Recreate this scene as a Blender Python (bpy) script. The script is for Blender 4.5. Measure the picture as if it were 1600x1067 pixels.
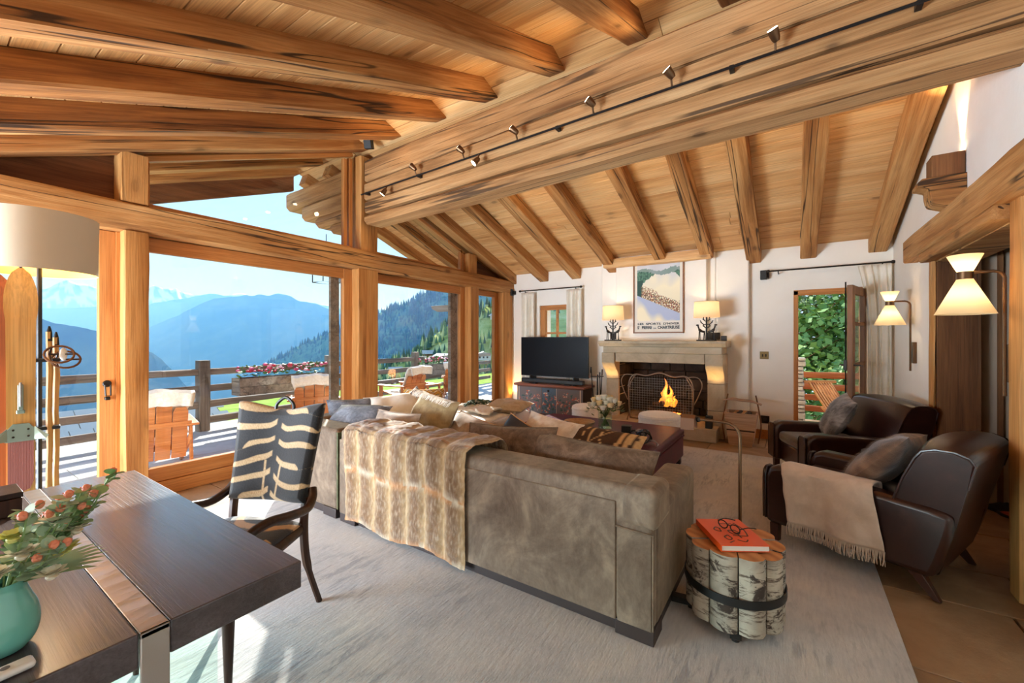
import bpy, bmesh, math, random
from mathutils import Vector, Matrix, Euler, noise
for o in list(bpy.data.objects): bpy.data.objects.remove(o)
SC = bpy.context.scene
COL = SC.collection
R = math.radians
PI = math.pi
rnd = random.Random(7)

# ------------------------------------------------------------------ camera
cam = bpy.data.cameras.new('camera'); cam.sensor_width = 36; cam.lens = 14.625
cam.shift_y = -3.5/1600; cam.clip_start = .02; cam.clip_end = 90000
camo = bpy.data.objects.new('camera', cam); COL.objects.link(camo)
camo.location = (0, 0, 1.45); camo.rotation_euler = (R(90), 0, R(33.93)); SC.camera = camo
SC.view_settings.view_transform = 'Standard'
SC.view_settings.look = 'None'
SC.view_settings.exposure = 1.05
SC.view_settings.gamma = 1
SC.view_settings.use_curve_mapping = False
try:
    SC.cycles.use_denoising = True
    SC.cycles.max_bounces = 8; SC.cycles.diffuse_bounces = 5; SC.cycles.glossy_bounces = 3
    SC.cycles.transparent_max_bounces = 16; SC.cycles.volume_bounces = 0
    SC.cycles.sample_clamp_indirect = 6; SC.cycles.caustics_reflective = False; SC.cycles.caustics_refractive = False
except Exception: pass

# ------------------------------------------------------------------ sky, sun, lights
W = bpy.data.worlds.new('sky'); SC.world = W; W.use_nodes = True
nt = W.node_tree; bg = nt.nodes['Background']
SUN = Vector((-.80, .60, .44)).normalized()
# clear autumn sky: pale at the horizon, deeper blue overhead
tcw = nt.nodes.new('ShaderNodeTexCoord'); spw = nt.nodes.new('ShaderNodeSeparateXYZ'); crw = nt.nodes.new('ShaderNodeValToRGB')
nt.links.new(tcw.outputs['Generated'], spw.inputs[0]); nt.links.new(spw.outputs['Z'], crw.inputs[0]); nt.links.new(crw.outputs[0], bg.inputs[0])
e0 = crw.color_ramp.elements; e0[0].position = 0; e0[0].color = (.56, .77, 1.0, 1); e0[1].position = 1; e0[1].color = (.16, .36, .80, 1)
e1 = e0.new(.12); e1.color = (.47, .70, 1.0, 1); e1 = e0.new(.35); e1.color = (.38, .62, .96, 1)
bg.inputs[1].default_value = .80
SPOT_E = 4.5

def light(name, kind, loc, energy, col=(1, 1, 1), rot=None, direction=None, **k):
    l = bpy.data.lights.new(name, kind); l.energy = energy; l.color = col
    for a, b in k.items(): setattr(l, a, b)
    o = bpy.data.objects.new(name, l); COL.objects.link(o); o.location = loc
    if direction is not None: o.rotation_euler = Vector(direction).to_track_quat('-Z', 'Y').to_euler()
    elif rot: o.rotation_euler = rot
    return o
light('sun', 'SUN', (-20, 15, 14), 7.5, (.90, .97, 1.2), direction=-SUN, angle=R(.6))
# added soft fill from behind the camera, no lamp stands there
light('rear_fill_light', 'AREA', (-4.3, -1.7, .75), 360, (.70, .85, 1), direction=(.62, .78, .30), shape='RECTANGLE', size=2.4, size_y=1.5)
WARM = (1, .76, .48)

# ------------------------------------------------------------------ materials
def S(r, g, b):
    f = lambda c: (c/255)/12.92 if c/255 <= .04045 else ((c/255+.055)/1.055)**2.4
    return (f(r), f(g), f(b), 1)
class NT:
    def __init__(s, name):
        s.m = bpy.data.materials.new(name); s.m.use_nodes = True; s.t = s.m.node_tree
        s.p = s.t.nodes['Principled BSDF']; s.out = s.t.nodes['Material Output']
    def n(s, t, **k):
        x = s.t.nodes.new('ShaderNode'+t)
        for a, b in k.items(): setattr(x, a, b)
        return x
    def l(s, a, b): s.t.links.new(a, b)
    def val(s, sock, v): s.p.inputs[sock].default_value = v
    def coords(s, scale=(1, 1, 1), rand=True, kind='Object'):
        tc = s.n('TexCoord'); v = tc.outputs[kind]
        if rand:
            oi = s.n('ObjectInfo'); mu = s.n('VectorMath', operation='MULTIPLY_ADD')
            s.l(oi.outputs['Random'], mu.inputs[0]); mu.inputs[1].default_value = (37, 53, 71); s.l(v, mu.inputs[2]); v = mu.outputs[0]
        mp = s.n('Mapping'); mp.inputs['Scale'].default_value = scale; s.l(v, mp.inputs[0]); return mp.outputs[0]
    def noise(s, v, scale=1, detail=6, rough=.6, dist=0):
        x = s.n('TexNoise'); x.inputs['Scale'].default_value = scale; x.inputs['Detail'].default_value = detail
        x.inputs['Roughness'].default_value = rough; x.inputs['Distortion'].default_value = dist; s.l(v, x.inputs['Vector']); return x.outputs['Fac']
    def ramp(s, f, stops, interp='LINEAR'):
        x = s.n('ValToRGB'); cr = x.color_ramp; cr.interpolation = interp
        while len(cr.elements) > 1: cr.elements.remove(cr.elements[-1])
        cr.elements[0].position, cr.elements[0].color = stops[0]
        for p, c in stops[1:]: cr.elements.new(p).color = c
        s.l(f, x.inputs[0]); return x.outputs[0]
    def mix(s, f, a, b, blend='MIX'):
        x = s.n('Mix', data_type='RGBA', blend_type=blend)
        if isinstance(f, (int, float)): x.inputs['Factor'].default_value = f
        else: s.l(f, x.inputs['Factor'])
        for sock, c in ((6, a), (7, b)):
            if isinstance(c, tuple): x.inputs[sock].default_value = c
            else: s.l(c, x.inputs[sock])
        return x.outputs[2]
    def math(s, op, a, b=0):
        x = s.n('Math', operation=op)
        for i, c in enumerate((a, b)):
            if isinstance(c, (int, float)): x.inputs[i].default_value = c
            else: s.l(c, x.inputs[i])
        return x.outputs[0]
    def bump(s, h, strength=.3, dist=.01):
        b = s.n('Bump'); b.inputs['Strength'].default_value = strength; b.inputs['Distance'].default_value = dist
        s.l(h, b.inputs['Height']); s.l(b.outputs[0], s.p.inputs['Normal'])
    def base(s, c):
        if isinstance(c, tuple): s.p.inputs['Base Color'].default_value = c
        else: s.l(c, s.p.inputs['Base Color'])
BL = (0, 0, 0, 1); WH = (1, 1, 1, 1)
def flat(name, c, rough=.5, metal=0, **k):
    n = NT(name); n.base(c); n.val('Roughness', rough); n.val('Metallic', metal)
    for a, b in k.items(): n.val(a.replace('_', ' '), b)
    return n.m
def wood(name, dark, mid, lite, g=1.0, rough=.62, knots=.5, cracks=.5, bump=.4, axis='X'):
    n = NT(name)
    st = {'X': (.8, 15, 15), 'Y': (15, .8, 15), 'Z': (15, 15, .8)}[axis]
    k = {'X': (3.2, 7, 7), 'Y': (7, 3.2, 7), 'Z': (7, 7, 3.2)}[axis]
    fg = {'X': (2.5, 110, 110), 'Y': (110, 2.5, 110), 'Z': (110, 110, 2.5)}[axis]
    v = n.coords(tuple(a*g for a in st)); a = n.noise(v, 1.0, 7, .62, .9)
    big = n.noise(n.coords({'X': (.35, 3, 3), 'Y': (3, .35, 3), 'Z': (3, 3, .35)}[axis]), 1.2, 3, .5)
    a2 = n.math('ADD', n.math('MULTIPLY', a, .45), n.math('MULTIPLY', big, .55)); c = n.ramp(a2, [(.34, dark), (.48, mid), (.64, lite)])
    f = n.noise(n.coords(fg), 1.0, 3, .6, .3)
    c = n.mix(.55, c, n.ramp(f, [(.3, (.50, .44, .40, 1)), (.6, (1, 1, 1, 1))]), 'MULTIPLY')
    h = n.math('ADD', n.math('MULTIPLY', a, .6), n.math('MULTIPLY', f, .4))
    if knots:
        vo = n.n('TexVoronoi'); n.l(n.coords(k), vo.inputs['Vector']); vo.inputs['Scale'].default_value = .55
        kk = n.ramp(vo.outputs['Distance'], [(.0, (1, 1, 1, 1)), (.08, (.9, .9, .9, 1)), (.11, (.4, .4, .4, 1)), (.2, BL)])
        c = n.mix(n.math('MULTIPLY', kk, knots), c, tuple(x*.25 for x in dark[:3])+(1,))
    if cracks:
        cr = n.noise(n.coords(tuple((x*.2 if x < 2 else x*.34)*g for x in st)), 1.0, 3, .5, .35)
        ck = n.ramp(cr, [(.488, BL), (.496, WH), (.504, WH), (.512, BL)])
        gate = n.ramp(n.noise(n.coords((.5, .5, .5)), 1.2, 2), [(.42, BL), (.5, WH)])
        ck = n.math('MULTIPLY', n.math('MULTIPLY', ck, gate), cracks)
        c = n.mix(ck, c, (.03, .015, .008, 1)); h = n.math('SUBTRACT', h, n.math('MULTIPLY', ck, 1.2))
    n.base(c); n.val('Roughness', rough); n.val('Specular IOR Level', .3); n.bump(h, bump, .012); return n.m
def cloth(name, a, b, scale=14, rough=.9, sheen=.4, bump=.25, st=(1, 1, 1), detail=5, fine=220):
    n = NT(name); v = n.coords(st)
    f = n.noise(v, scale, detail, .65, .4)
    n.base(n.ramp(f, [(.3, a), (.7, b)])); n.val('Roughness', rough); n.val('Sheen Weight', sheen); n.val('Sheen Roughness', .4)
    n.bump(n.noise(v, fine, 2), bump, .003); n.val('Specular IOR Level', .2); return n.m
def vcol(name, rough=.8, sheen=0, fine=200, bump=.15, spec=.3, metal=0):
    n = NT(name); a = n.n('VertexColor', layer_name='Col'); n.base(a.outputs[0]); n.val('Roughness', rough); n.val('Sheen Weight', sheen)
    n.val('Specular IOR Level', spec); n.val('Metallic', metal)
    n.bump(n.noise(n.coords(), fine, 3), bump, .004); return n.m
def glassy(name, tint=(.96, .98, .97, 1), refl=.9, rough=0.0):
    n = NT(name); t = n.n('BsdfTransparent'); t.inputs[0].default_value = tint
    g = n.n('BsdfGlossy'); g.inputs['Roughness'].default_value = rough; g.inputs[0].default_value = (refl, refl, refl, 1)
    lw = n.n('LayerWeight'); lw.inputs[0].default_value = .5; m = n.n('MixShader')
    fr = n.math('MULTIPLY_ADD', n.math('POWER', lw.outputs['Facing'], 4.0), .55); fr.node.inputs[2].default_value = .035
    n.l(fr, m.inputs[0]); n.l(t.outputs[0], m.inputs[1]); n.l(g.outputs[0], m.inputs[2]); n.l(m.outputs[0], n.out.inputs[0]); return n.m
def shade(name, c, tr=.55):
    n = NT(name); d = n.n('BsdfDiffuse'); d.inputs[0].default_value = c; t = n.n('BsdfTranslucent'); t.inputs[0].default_value = c
    m = n.n('MixShader'); m.inputs[0].default_value = tr
    n.l(d.outputs[0], m.inputs[1]); n.l(t.outputs[0], m.inputs[2]); n.l(m.outputs[0], n.out.inputs[0]); return n.m
def glow(name, c, s):
    n = NT(name); n.base(c); n.val('Emission Color', c); n.val('Emission Strength', s); return n.m

M = {}
M['beam'] = wood('old_pine_beam', S(118, 70, 34), S(184, 128, 72), S(214, 166, 108), 1.0, .68, .6, .9, .6)
M['log'] = wood('pale_ridge_log', S(122, 80, 44), S(178, 130, 82), S(206, 162, 112), .8, .7, .75, .8, .5)
M['board'] = wood('honey_board', S(196, 140, 84), S(222, 170, 110), S(234, 192, 136), .8, .55, .6, 0, .2)
M['frame'] = wood('larch_frame', S(172, 106, 52), S(200, 134, 74), S(214, 152, 92), 1.0, .45, 0, 0, .12)
M['framez'] = wood('larch_stile', S(172, 106, 52), S(200, 134, 74), S(214, 152, 92), 1.0, .45, 0, 0, .12, 'Z')
M['framey'] = wood('larch_rail', S(164, 98, 46), S(196, 128, 68), S(212, 148, 86), 1.0, .45, 0, 0, .12, 'Y')
M['post'] = wood('pine_post', S(150, 92, 42), S(196, 136, 74), S(214, 160, 98), .8, .62, .35, .3, .35)
M['grey'] = wood('weathered_rail', S(96, 84, 74), S(138, 122, 108), S(166, 150, 134), 1.0, .8, .2, .6, .6)
M['rafter'] = wood('dark_pine_rafter', S(96, 54, 26), S(170, 112, 60), S(208, 156, 98), 1.0, .7, .6, .9, .6)
M['oldslab'] = wood('reclaimed_slab', S(66, 38, 20), S(116, 74, 42), S(146, 98, 58), .7, .65, .8, .5, .5, 'Z')
M['desk'] = wood('dark_oak_top', S(46, 38, 38), S(68, 58, 60), S(90, 80, 84), .8, .38, .25, .5, .5)
M['desk'].node_tree.nodes['Principled BSDF'].inputs['Coat Weight'].default_value = 1.0; M['desk'].node_tree.nodes['Principled BSDF'].inputs['Coat Roughness'].default_value = .24
M['walnut'] = wood('dark_walnut', S(34, 20, 13), S(56, 33, 20), S(76, 46, 28), 1.5, .32, 0, 0, .1, 'Z')
M['bamboo'] = wood('pale_bamboo', S(186, 130, 60), S(214, 160, 88), S(230, 184, 116), 1, .45, .2, 0, .1, 'Z')
M['ski'] = wood('varnished_ski', S(196, 136, 62), S(222, 168, 92), S(236, 190, 120), .6, .35, .1, .2, .1, 'Z')
M['skired'] = wood('brown_ski', S(118, 62, 36), S(148, 84, 52), S(168, 104, 70), .6, .4, .1, .2, .1, 'Z')
M['paleteak'] = wood('pale_teak', S(176, 104, 48), S(214, 140, 70), S(230, 164, 96), 1, .5, 0, .2, .2)
M['teak'] = wood('orange_teak', S(172, 92, 42), S(208, 124, 62), S(224, 148, 86), 1, .5, 0, .2, .2)
def _pl():
    n = NT('warm_plaster'); v = n.coords((1, 1, 1), False)
    n.base(n.ramp(n.noise(v, 1.6, 4), [(.3, S(244, 237, 225)), (.7, S(250, 245, 236))])); n.val('Roughness', .9)
    n.bump(n.noise(v, 9, 5, .6), .18, .02); return n.m
M['plaster'] = _pl()
def _st(name, stops, sc=2.2, rough=.75, b=.4, st=(1, 1, 1), rand=True):
    n = NT(name); v = n.coords(st, rand)
    f = n.noise(v, sc, 9, .65, .6); n.base(n.ramp(f, stops)); n.val('Roughness', rough)
    n.bump(n.noise(v, sc*6, 6, .7), b, .01); return n.m
M['slab'] = _st('sandstone_slab', [(.25, S(110, 84, 60)), (.5, S(148, 117, 86)), (.75, S(178, 150, 118))], 2.0, .5, .35)
M['lime'] = _st('limestone', [(.25, S(160, 142, 116)), (.5, S(190, 172, 144)), (.75, S(208, 192, 166))], 3, .85, .4)
M['soot'] = _st('sooty_stone', [(.3, S(22, 19, 17)), (.6, S(58, 50, 43)), (.8, S(88, 76, 64))], 3, .9, .5)
M['rubble'] = _st('rubble_stone', [(.25, S(120, 106, 90)), (.5, S(170, 156, 138)), (.75, S(206, 194, 176))], 3, .9, .7)
M['deck'] = _st('pale_deck_stone', [(.3, S(176, 172, 166)), (.7, S(206, 202, 196))], 2, .8, .2)
M['bark'] = None
M['grout'] = flat('floor_joint', S(92, 74, 56), .9)
M['black'] = flat('matt_black', S(22, 21, 21), .45)
M['iron'] = flat('dark_iron', S(46, 40, 36), .45, .7)
M['wire'] = flat('screen_wire', S(150, 150, 148), .5, .4)
M['scrn'] = flat('screen_iron', S(120, 102, 84), .5, .5)
M['bronze'] = flat('aged_bronze', S(112, 84, 60), .35, .9)
M['steel'] = flat('brushed_steel', S(170, 168, 164), .3, .9)
M['screen'] = flat('tv_screen', S(10, 12, 18), .35, Specular_IOR_Level=.15)
M['glass'] = glassy('window_glass')
M['vaseglass'] = glassy('clear_vase_glass', (.90, .96, .94, 1))
M['tableglass'] = glassy('green_edge_glass', (.86, .95, .92, 1))
M['white'] = flat('off_white', S(232, 228, 222), .6)
M['paper'] = flat('book_pages', S(222, 214, 202), .8)
M['curtain'] = cloth('cream_curtain', S(232, 222, 204), S(246, 240, 228), 6, .9, .2)
# ------------------------------------------------------------------ mesh helpers
class MB:
    def __init__(s): s.v = []; s.f = []; s.mi = []; s.c = None
    def add(s, vs, fs, m=0):
        k = len(s.v); s.v += [tuple(x) for x in vs]; s.f += [tuple(i+k for i in f) for f in fs]; s.mi += [m]*len(fs); return s
    def bx(s, x0, x1, y0, y1, z0, z1, m=0):
        return s.add([(x0,y0,z0),(x1,y0,z0),(x1,y1,z0),(x0,y1,z0),(x0,y0,z1),(x1,y0,z1),(x1,y1,z1),(x0,y1,z1)],
                     [(3,2,1,0),(4,5,6,7),(0,1,5,4),(1,2,6,5),(2,3,7,6),(3,0,4,7)], m)
    def ob(s, c, d, rot=(0,0,0), m=0):
        mt = Matrix.Translation(c) @ Euler(rot).to_matrix().to_4x4(); b = MB().bx(-d[0]/2,d[0]/2,-d[1]/2,d[1]/2,-d[2]/2,d[2]/2)
        return s.add([mt @ Vector(v) for v in b.v], b.f, m)
    def tube(s, pts, r, n=8, closed=False, m=0, sq=1.0):
        P = [Vector(p) for p in pts]; N = len(P); rr = r if isinstance(r, (list, tuple)) else [r]*N
        vs = []; prev = None
        for i in range(N):
            a = P[i-1] if (i or closed) else P[i]; b = P[(i+1) % N] if (i < N-1 or closed) else P[i]
            t = (b-a).normalized() if (b-a).length > 1e-9 else Vector((0,0,1))
            if prev is None:
                u = t.cross(Vector((0,0,1)));  u = t.cross(Vector((1,0,0))) if u.length < 1e-3 else u
            else: u = prev - t*prev.dot(t)
            u.normalize(); prev = u; w = t.cross(u)
            for j in range(n):
                an = 2*PI*(j+.5)/n; vs.append(P[i] + rr[i]*(math.cos(an)*u + sq*math.sin(an)*w))
        fs = []
        for i in range(N if closed else N-1):
            for j in range(n):
                a = i*n+j; b = i*n+(j+1) % n; c = ((i+1) % N)*n; fs.append((a, b, c+(j+1) % n, c+j))
        if not closed: fs += [tuple(range(n))[::-1], tuple((N-1)*n+j for j in range(n))]
        return s.add(vs, fs, m)
    def lathe(s, prof, n=24, c=(0,0,0), cap=True, m=0):
        vs = []; fs = []; k = len(prof)
        for r, z in prof:
            for j in range(n): a = 2*PI*j/n; vs.append((c[0]+r*math.cos(a), c[1]+r*math.sin(a), c[2]+z))
        for i in range(k-1):
            for j in range(n): j2 = (j+1) % n; fs.append((i*n+j, i*n+j2, (i+1)*n+j2, (i+1)*n+j))
        if cap: fs += [tuple(range(n))[::-1], tuple((k-1)*n+j for j in range(n))]
        return s.add(vs, fs, m)
    def prism(s, poly, a, b, ax='Y', m=0):
        f = {'X': lambda p, t: (t, p[0], p[1]), 'Y': lambda p, t: (p[0], t, p[1]), 'Z': lambda p, t: (p[0], p[1], t)}[ax]
        n = len(poly); vs = [f(p, a) for p in poly]+[f(p, b) for p in poly]
        return s.add(vs, [tuple(range(n)), tuple(range(2*n-1, n-1, -1))]+[(i, i+n, (i+1) % n+n, (i+1) % n) for i in range(n)], m)
    def grid(s, fn, nu, nv, col=None, closed_u=False, m=0):
        vs = []; cs = []
        for j in range(nv+1):
            for i in range(nu+1):
                vs.append(fn(i/nu, j/nv))
                if col: cs.append(col(i/nu, j/nv))
        w = nu+1
        s.add(vs, [(j*w+i, j*w+i+1, (j+1)*w+i+1, (j+1)*w+i) for j in range(nv) for i in range(nu)], m)
        if col: s.c = (s.c or [])+cs
        return s
    def ball(s, c, r, n=10, k=6, m=0):
        r = (r, r, r) if isinstance(r, (int, float)) else r
        return s.lathe_r(c, r, n, k, m)
    def lathe_r(s, c, r, n, k, m):
        vs = [(c[0], c[1], c[2]-r[2])]
        for i in range(1, k):
            th = -PI/2+PI*i/k
            for j in range(n): a = 2*PI*j/n; vs.append((c[0]+r[0]*math.cos(th)*math.cos(a), c[1]+r[1]*math.cos(th)*math.sin(a), c[2]+r[2]*math.sin(th)))
        vs.append((c[0], c[1], c[2]+r[2])); fs = [(0, 1+(j+1) % n, 1+j) for j in range(n)]
        for i in range(k-2):
            for j in range(n): a = 1+i*n; fs.append((a+j, a+(j+1) % n, a+n+(j+1) % n, a+n+j))
        t = len(vs)-1; a = 1+(k-2)*n; fs += [(a+j, a+(j+1) % n, t) for j in range(n)]
        return s.add(vs, fs, m)
    def xf(s, mt):
        s.v = [tuple(mt @ Vector(v)) for v in s.v]; return s
WM = {}
def wm(o): return WM.get(o.name, Matrix()) if o else Matrix()
def mesh(name, mb, mats, smooth=True, sharp=40):
    me = bpy.data.meshes.new(name); me.from_pydata(mb.v, [], mb.f)
    for m in (mats if isinstance(mats, (list, tuple)) else [mats]): me.materials.append(m)
    if any(mb.mi): me.polygons.foreach_set('material_index', mb.mi)
    if mb.c:
        at = me.color_attributes.new('Col', 'FLOAT_COLOR', 'POINT'); at.data.foreach_set('color', [x for c in mb.c for x in c])
    me.update()
    if smooth:
        me.shade_smooth()
        if sharp: me.set_sharp_from_angle(angle=R(sharp))
    return me
def put(o, parent=None, mx=None, local=False):
    COL.objects.link(o); mx = mx or Matrix()
    if parent:
        o.parent = parent
        if not local: o.matrix_parent_inverse = wm(parent).inverted()
    o.matrix_basis = mx; WM[o.name] = (wm(parent) @ mx) if (local and parent) else mx
    return o
def obj(name, mb, mats, parent=None, mx=None, local=False, bevel=0, seg=2, smooth=True, sub=0, sharp=40):
    me = mb if isinstance(mb, bpy.types.Mesh) else mesh(name, mb, mats, smooth, sharp)
    o = put(bpy.data.objects.new(name, me), parent, mx, local)
    if bevel:
        b = o.modifiers.new('bevel', 'BEVEL'); b.width = bevel; b.segments = seg; b.limit_method = 'ANGLE'; b.angle_limit = R(35); b.harden_normals = False
    if sub: u = o.modifiers.new('sub', 'SUBSURF'); u.levels = u.render_levels = sub
    return o
def tag(o, label, cat, group=None):
    o['label'] = label; o['category'] = cat
    if group: o['group'] = group
    return o
def thing(name, label, cat, loc=(0,0,0), rz=0, group=None):
    o = bpy.data.objects.new(name, None); o.empty_display_size = .05
    put(o, None, Matrix.Translation(loc) @ Matrix.Rotation(rz, 4, 'Z')); return tag(o, label, cat, group)
def struct(name, mb=None, mats=None, **k):
    if mb is None: o = put(bpy.data.objects.new(name, None)); o.empty_display_size = .05
    else: o = obj(name, mb, mats, **k)
    o['kind'] = 'structure'; return o
def dup(root, mx, label=None, name=None):
    r = root.copy(); COL.objects.link(r); r.matrix_basis = mx
    if label: r['label'] = label
    for ch in list(root.children):
        c = ch.copy(); COL.objects.link(c); c.parent = r
        for g in list(ch.children):
            d = g.copy(); COL.objects.link(d); d.parent = c
    return r
def TR(loc, rot=(0,0,0)): return Matrix.Translation(loc) @ Euler(rot).to_matrix().to_4x4()
def span(p0, p1, up=(0,0,1)):
    """matrix with local X from p0 to p1, local Z near `up`; returns matrix, length"""
    p0, p1 = Vector(p0), Vector(p1); x = (p1-p0).normalized(); y = Vector(up).cross(x).normalized(); z = x.cross(y)
    m = Matrix((x, y, z)).transposed().to_4x4(); m.translation = p0; return m, (p1-p0).length
def beam_mb(L, w, h, jit=.006, n=10, ch=.012, seed=0):
    """rough hewn timber along local X, y in +-w/2, z in 0..h, corners chamfered and hand-worked"""
    q = random.Random(seed); mb = MB(); vs = []; pr = []
    ring = [(-w/2+ch, 0), (w/2-ch, 0), (w/2, ch), (w/2, h-ch), (w/2-ch, h), (-w/2+ch, h), (-w/2, h-ch), (-w/2, ch)]
    off = [q.random()*9 for _ in ring]
    for i in range(n+1):
        x = L*i/n
        for k, (y, z) in enumerate(ring):
            a = jit*(math.sin(x*2.3+off[k])+.6*math.sin(x*5.1+off[k]*2)+q.uniform(-.6, .6)); b = jit*(math.sin(x*1.9+off[k]*3)+q.uniform(-.6, .6))
            if i in (0, n): a *= .3; b *= .3
            vs.append((x, y+a, z+b))
    fs = [tuple(range(8))[::-1], tuple(n*8+j for j in range(8))]
    for i in range(n):
        for j in range(8): fs.append((i*8+j, i*8+(j+1) % 8, (i+1)*8+(j+1) % 8, (i+1)*8+j))
    return mb.add(vs, fs)
def beam(name, p0, p1, w, h, m, parent=None, up=(0,0,1), seed=0, **k):
    mt, L = span(p0, p1, up); return obj(name, beam_mb(L, w, h, seed=seed, **k), m, parent, mt, sharp=50)
def lerp(a, b, t): return a+(b-a)*t
def mixc(a, b, t): return tuple(a[i]+(b[i]-a[i])*t for i in range(4))
def fn3(x, y=0, z=0): return noise.noise(Vector((x, y, z)))
def arc(c, r, a0, a1, n, f): return [f(c, r, a0+(a1-a0)*i/n) for i in range(n+1)]
def smooth_path(pts, k=6):
    P = [Vector(p) for p in pts]; out = []
    for i in range(len(P)-1):
        p0 = P[max(i-1, 0)]; p1 = P[i]; p2 = P[i+1]; p3 = P[min(i+2, len(P)-1)]
        for j in range(k):
            t = j/k; out.append(.5*((2*p1)+(p2-p0)*t+(2*p0-5*p1+4*p2-p3)*t*t+(3*p1-p0-3*p2+p3)*t**3))
    return out+[P[-1]]
def pillow_mb(w, h, t, seed=0, col=None, n=18, wr=.012, pinch=.07, droop=0):
    q = seed*7.3
    def side(sg):
        def f(a, b):
            u, v = a*2-1, b*2-1
            x = w/2*u*(1-pinch*(1-v*v)); y = h/2*v*(1-pinch*(1-u*u))
            e = max(0, (1-abs(u)**2.6)*(1-abs(v)**2.6))
            z = t/2*e**.55 + wr*fn3(u*2.2+q, v*2.2, sg)*e**.4 + wr*.6*math.sin(6*u+4*v+q)*e*(abs(u)+abs(v))*.5
            y -= droop*e*(1-abs(u))
            return (x, y, sg*z)
        return f
    mb = MB()
    mb.grid(side(1), n, n, col); k = len(mb.f)
    mb.grid(side(-1), n, n, col); mb.f[k:] = [f[::-1] for f in mb.f[k:]]
    return mb
# ------------------------------------------------------------------ the setting
XW, XR, YF = -4.85, 1.07, 7.1
zn = lambda y: 2.625+.385*y            # underside of the near rafters
zf = lambda y: 2.575+.348*(YF-y)       # underside of the far rafters
RD = .185                              # rafter depth
# floor: joint bed and stone slabs
floor = struct('floor', MB().bx(-4.95, 3.6, -2.5, 8.0, -.12, -.012), M['grout'])
q = random.Random(3); y = -2.4; row = 0
while y < 7.25:
    d = q.choice([.52, .62, .74, .84]); x = -4.9+q.uniform(-.5, 0)
    while x < 3.5:
        w = q.uniform(.6, 1.25); x1 = min(x+w, 3.6); x0 = max(x, -4.9); y1 = min(y+d, 7.3)
        if x1-x0 > .05 and not (x0 > -3.9 and x1 < .3 and y1 < 5.8 and y > -2.0) and y1 > -.6:
            z = q.uniform(-.004, .001)
            obj('stone_slab', MB().bx(x0+.004, x1-.004, y+.004, y1-.004, -.03, z), M['slab'], floor, bevel=.004, seg=1)
        x += w
    y += d
# rug
def _rug():
    n = NT('distressed_rug'); v = n.coords((1, 1, 1), False)
    a = n.noise(v, 1.3, 5, .6, .5); base = n.ramp(a, [(.3, S(162, 159, 160)), (.5, S(187, 182, 178)), (.72, S(204, 195, 182))])
    st = n.noise(n.coords((14, 2.2, 1), False), 1.6, 6, .7, .6); pat = n.noise(v, 1.1, 3, .6, .8)
    mk = n.math('MULTIPLY', n.ramp(st, [(.5, BL), (.58, WH)]), n.ramp(pat, [(.47, BL), (.60, WH)]))
    c = n.mix(n.math('MULTIPLY', mk, .55), base, S(120, 118, 122))
    fl = n.noise(n.coords((60, 9, 1), False), 1, 4, .7); c = n.mix(.5, c, n.ramp(fl, [(.3, (.66, .66, .68, 1)), (.65, WH)]), 'MULTIPLY')
    n.base(c); n.val('Roughness', .95); n.val('Sheen Weight', .35); n.bump(fl, .35, .01); return n.m
rug = tag(obj('rug', MB().bx(-4.12, .44, -2.2, 5.95, 0, .014), _rug(), bevel=.006, seg=2), 'large pale grey distressed rug under the sofa and armchairs', 'rug')

# far wall with window and terrace door openings, chimney breast and its steps
far = MB()
T = .45
for x0, x1, z0, z1 in [(-5.0, -4.12, 0, 3), (-4.12, -3.42, 0, 1.05), (-4.12, -3.42, 2.11, 3), (-3.42, -2.5, 0, 3), (-2.5, -.9, 1.5, 3), (-.9, .02, 0, 3), (.02, .80, 2.13, 3), (.80, 1.3, 0, 3)]:
    far.bx(x0, x1, YF, YF+T, z0, z1)
wf = struct('wall_far', far, M['plaster'])
struct('trim_1', MB().bx(-2.80, -2.45, 7.0, YF+.002, 0, 2.79).bx(-.96, -.52, 7.0, YF+.002, 0, 2.79).bx(-2.45, -.96, 7.0, YF+.002, 1.34, 2.79), M['plaster'], bevel=.02)
br = MB().bx(-2.49, -1.075, 6.88, 7.02, 1.336, 2.84)
struct('trim_2', br, M['plaster'], bevel=.012)
struct('baseboard_far', MB().bx(-.50, .0, YF-.02, YF+.002, 0, .13), M['framey'])
# right wall with doorway
rw = MB()
for y0, y1, z0, z1 in [(-2.6, 3.62, 0, 4.3), (3.62, 5.25, 2.22, 4.3), (5.25, YF+T, 0, 4.3)]: rw.bx(XR, XR+.28, y0, y1, z0, z1)
struct('wall_right', rw, M['plaster'])
struct('baseboard_right', MB().bx(XR-.022, XR+.002, -2.4, 3.42, 0, .13), M['framey'])
d2 = struct('door_2')
mt, L = span((1.03, 3.1, 2.235), (1.03, 5.86, 2.235)); obj('lintel', beam_mb(L, .14, .225, .003, 12, seed=4), M['beam'], d2, mt, sharp=30)
mt, L = span((1.03, 3.6, 2.15), (1.03, 5.27, 2.15)); obj('inner_lintel', beam_mb(L, .12, .085, .004, 8, seed=5), M['beam'], d2, mt)
beam('jamb', (1.062, 5.30, 0), (1.062, 5.30, 2.24), .035, .08, M['post'], d2, (0, -1, 0), 6)
mt, L = span((1.04, 3.52, 0), (1.04, 3.52, 2.235), (1, 0, 0)); obj('jamb', beam_mb(L, .15, .10, .004, 8, seed=7), M['post'], d2, mt)
obj('lining_board', MB().bx(1.075, 1.352, 5.205, 5.25, 0, 2.15), M['oldslab'], d2, bevel=.006)
obj('lining_board', MB().bx(1.09, 1.36, 3.58, 3.625, 0, 2.16), M['oldslab'], d2, bevel=.006)
obj('soffit_board', MB().bx(1.075, 1.36, 3.6, 5.25, 2.14, 2.2), M['beam'], d2, bevel=.004)
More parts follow.
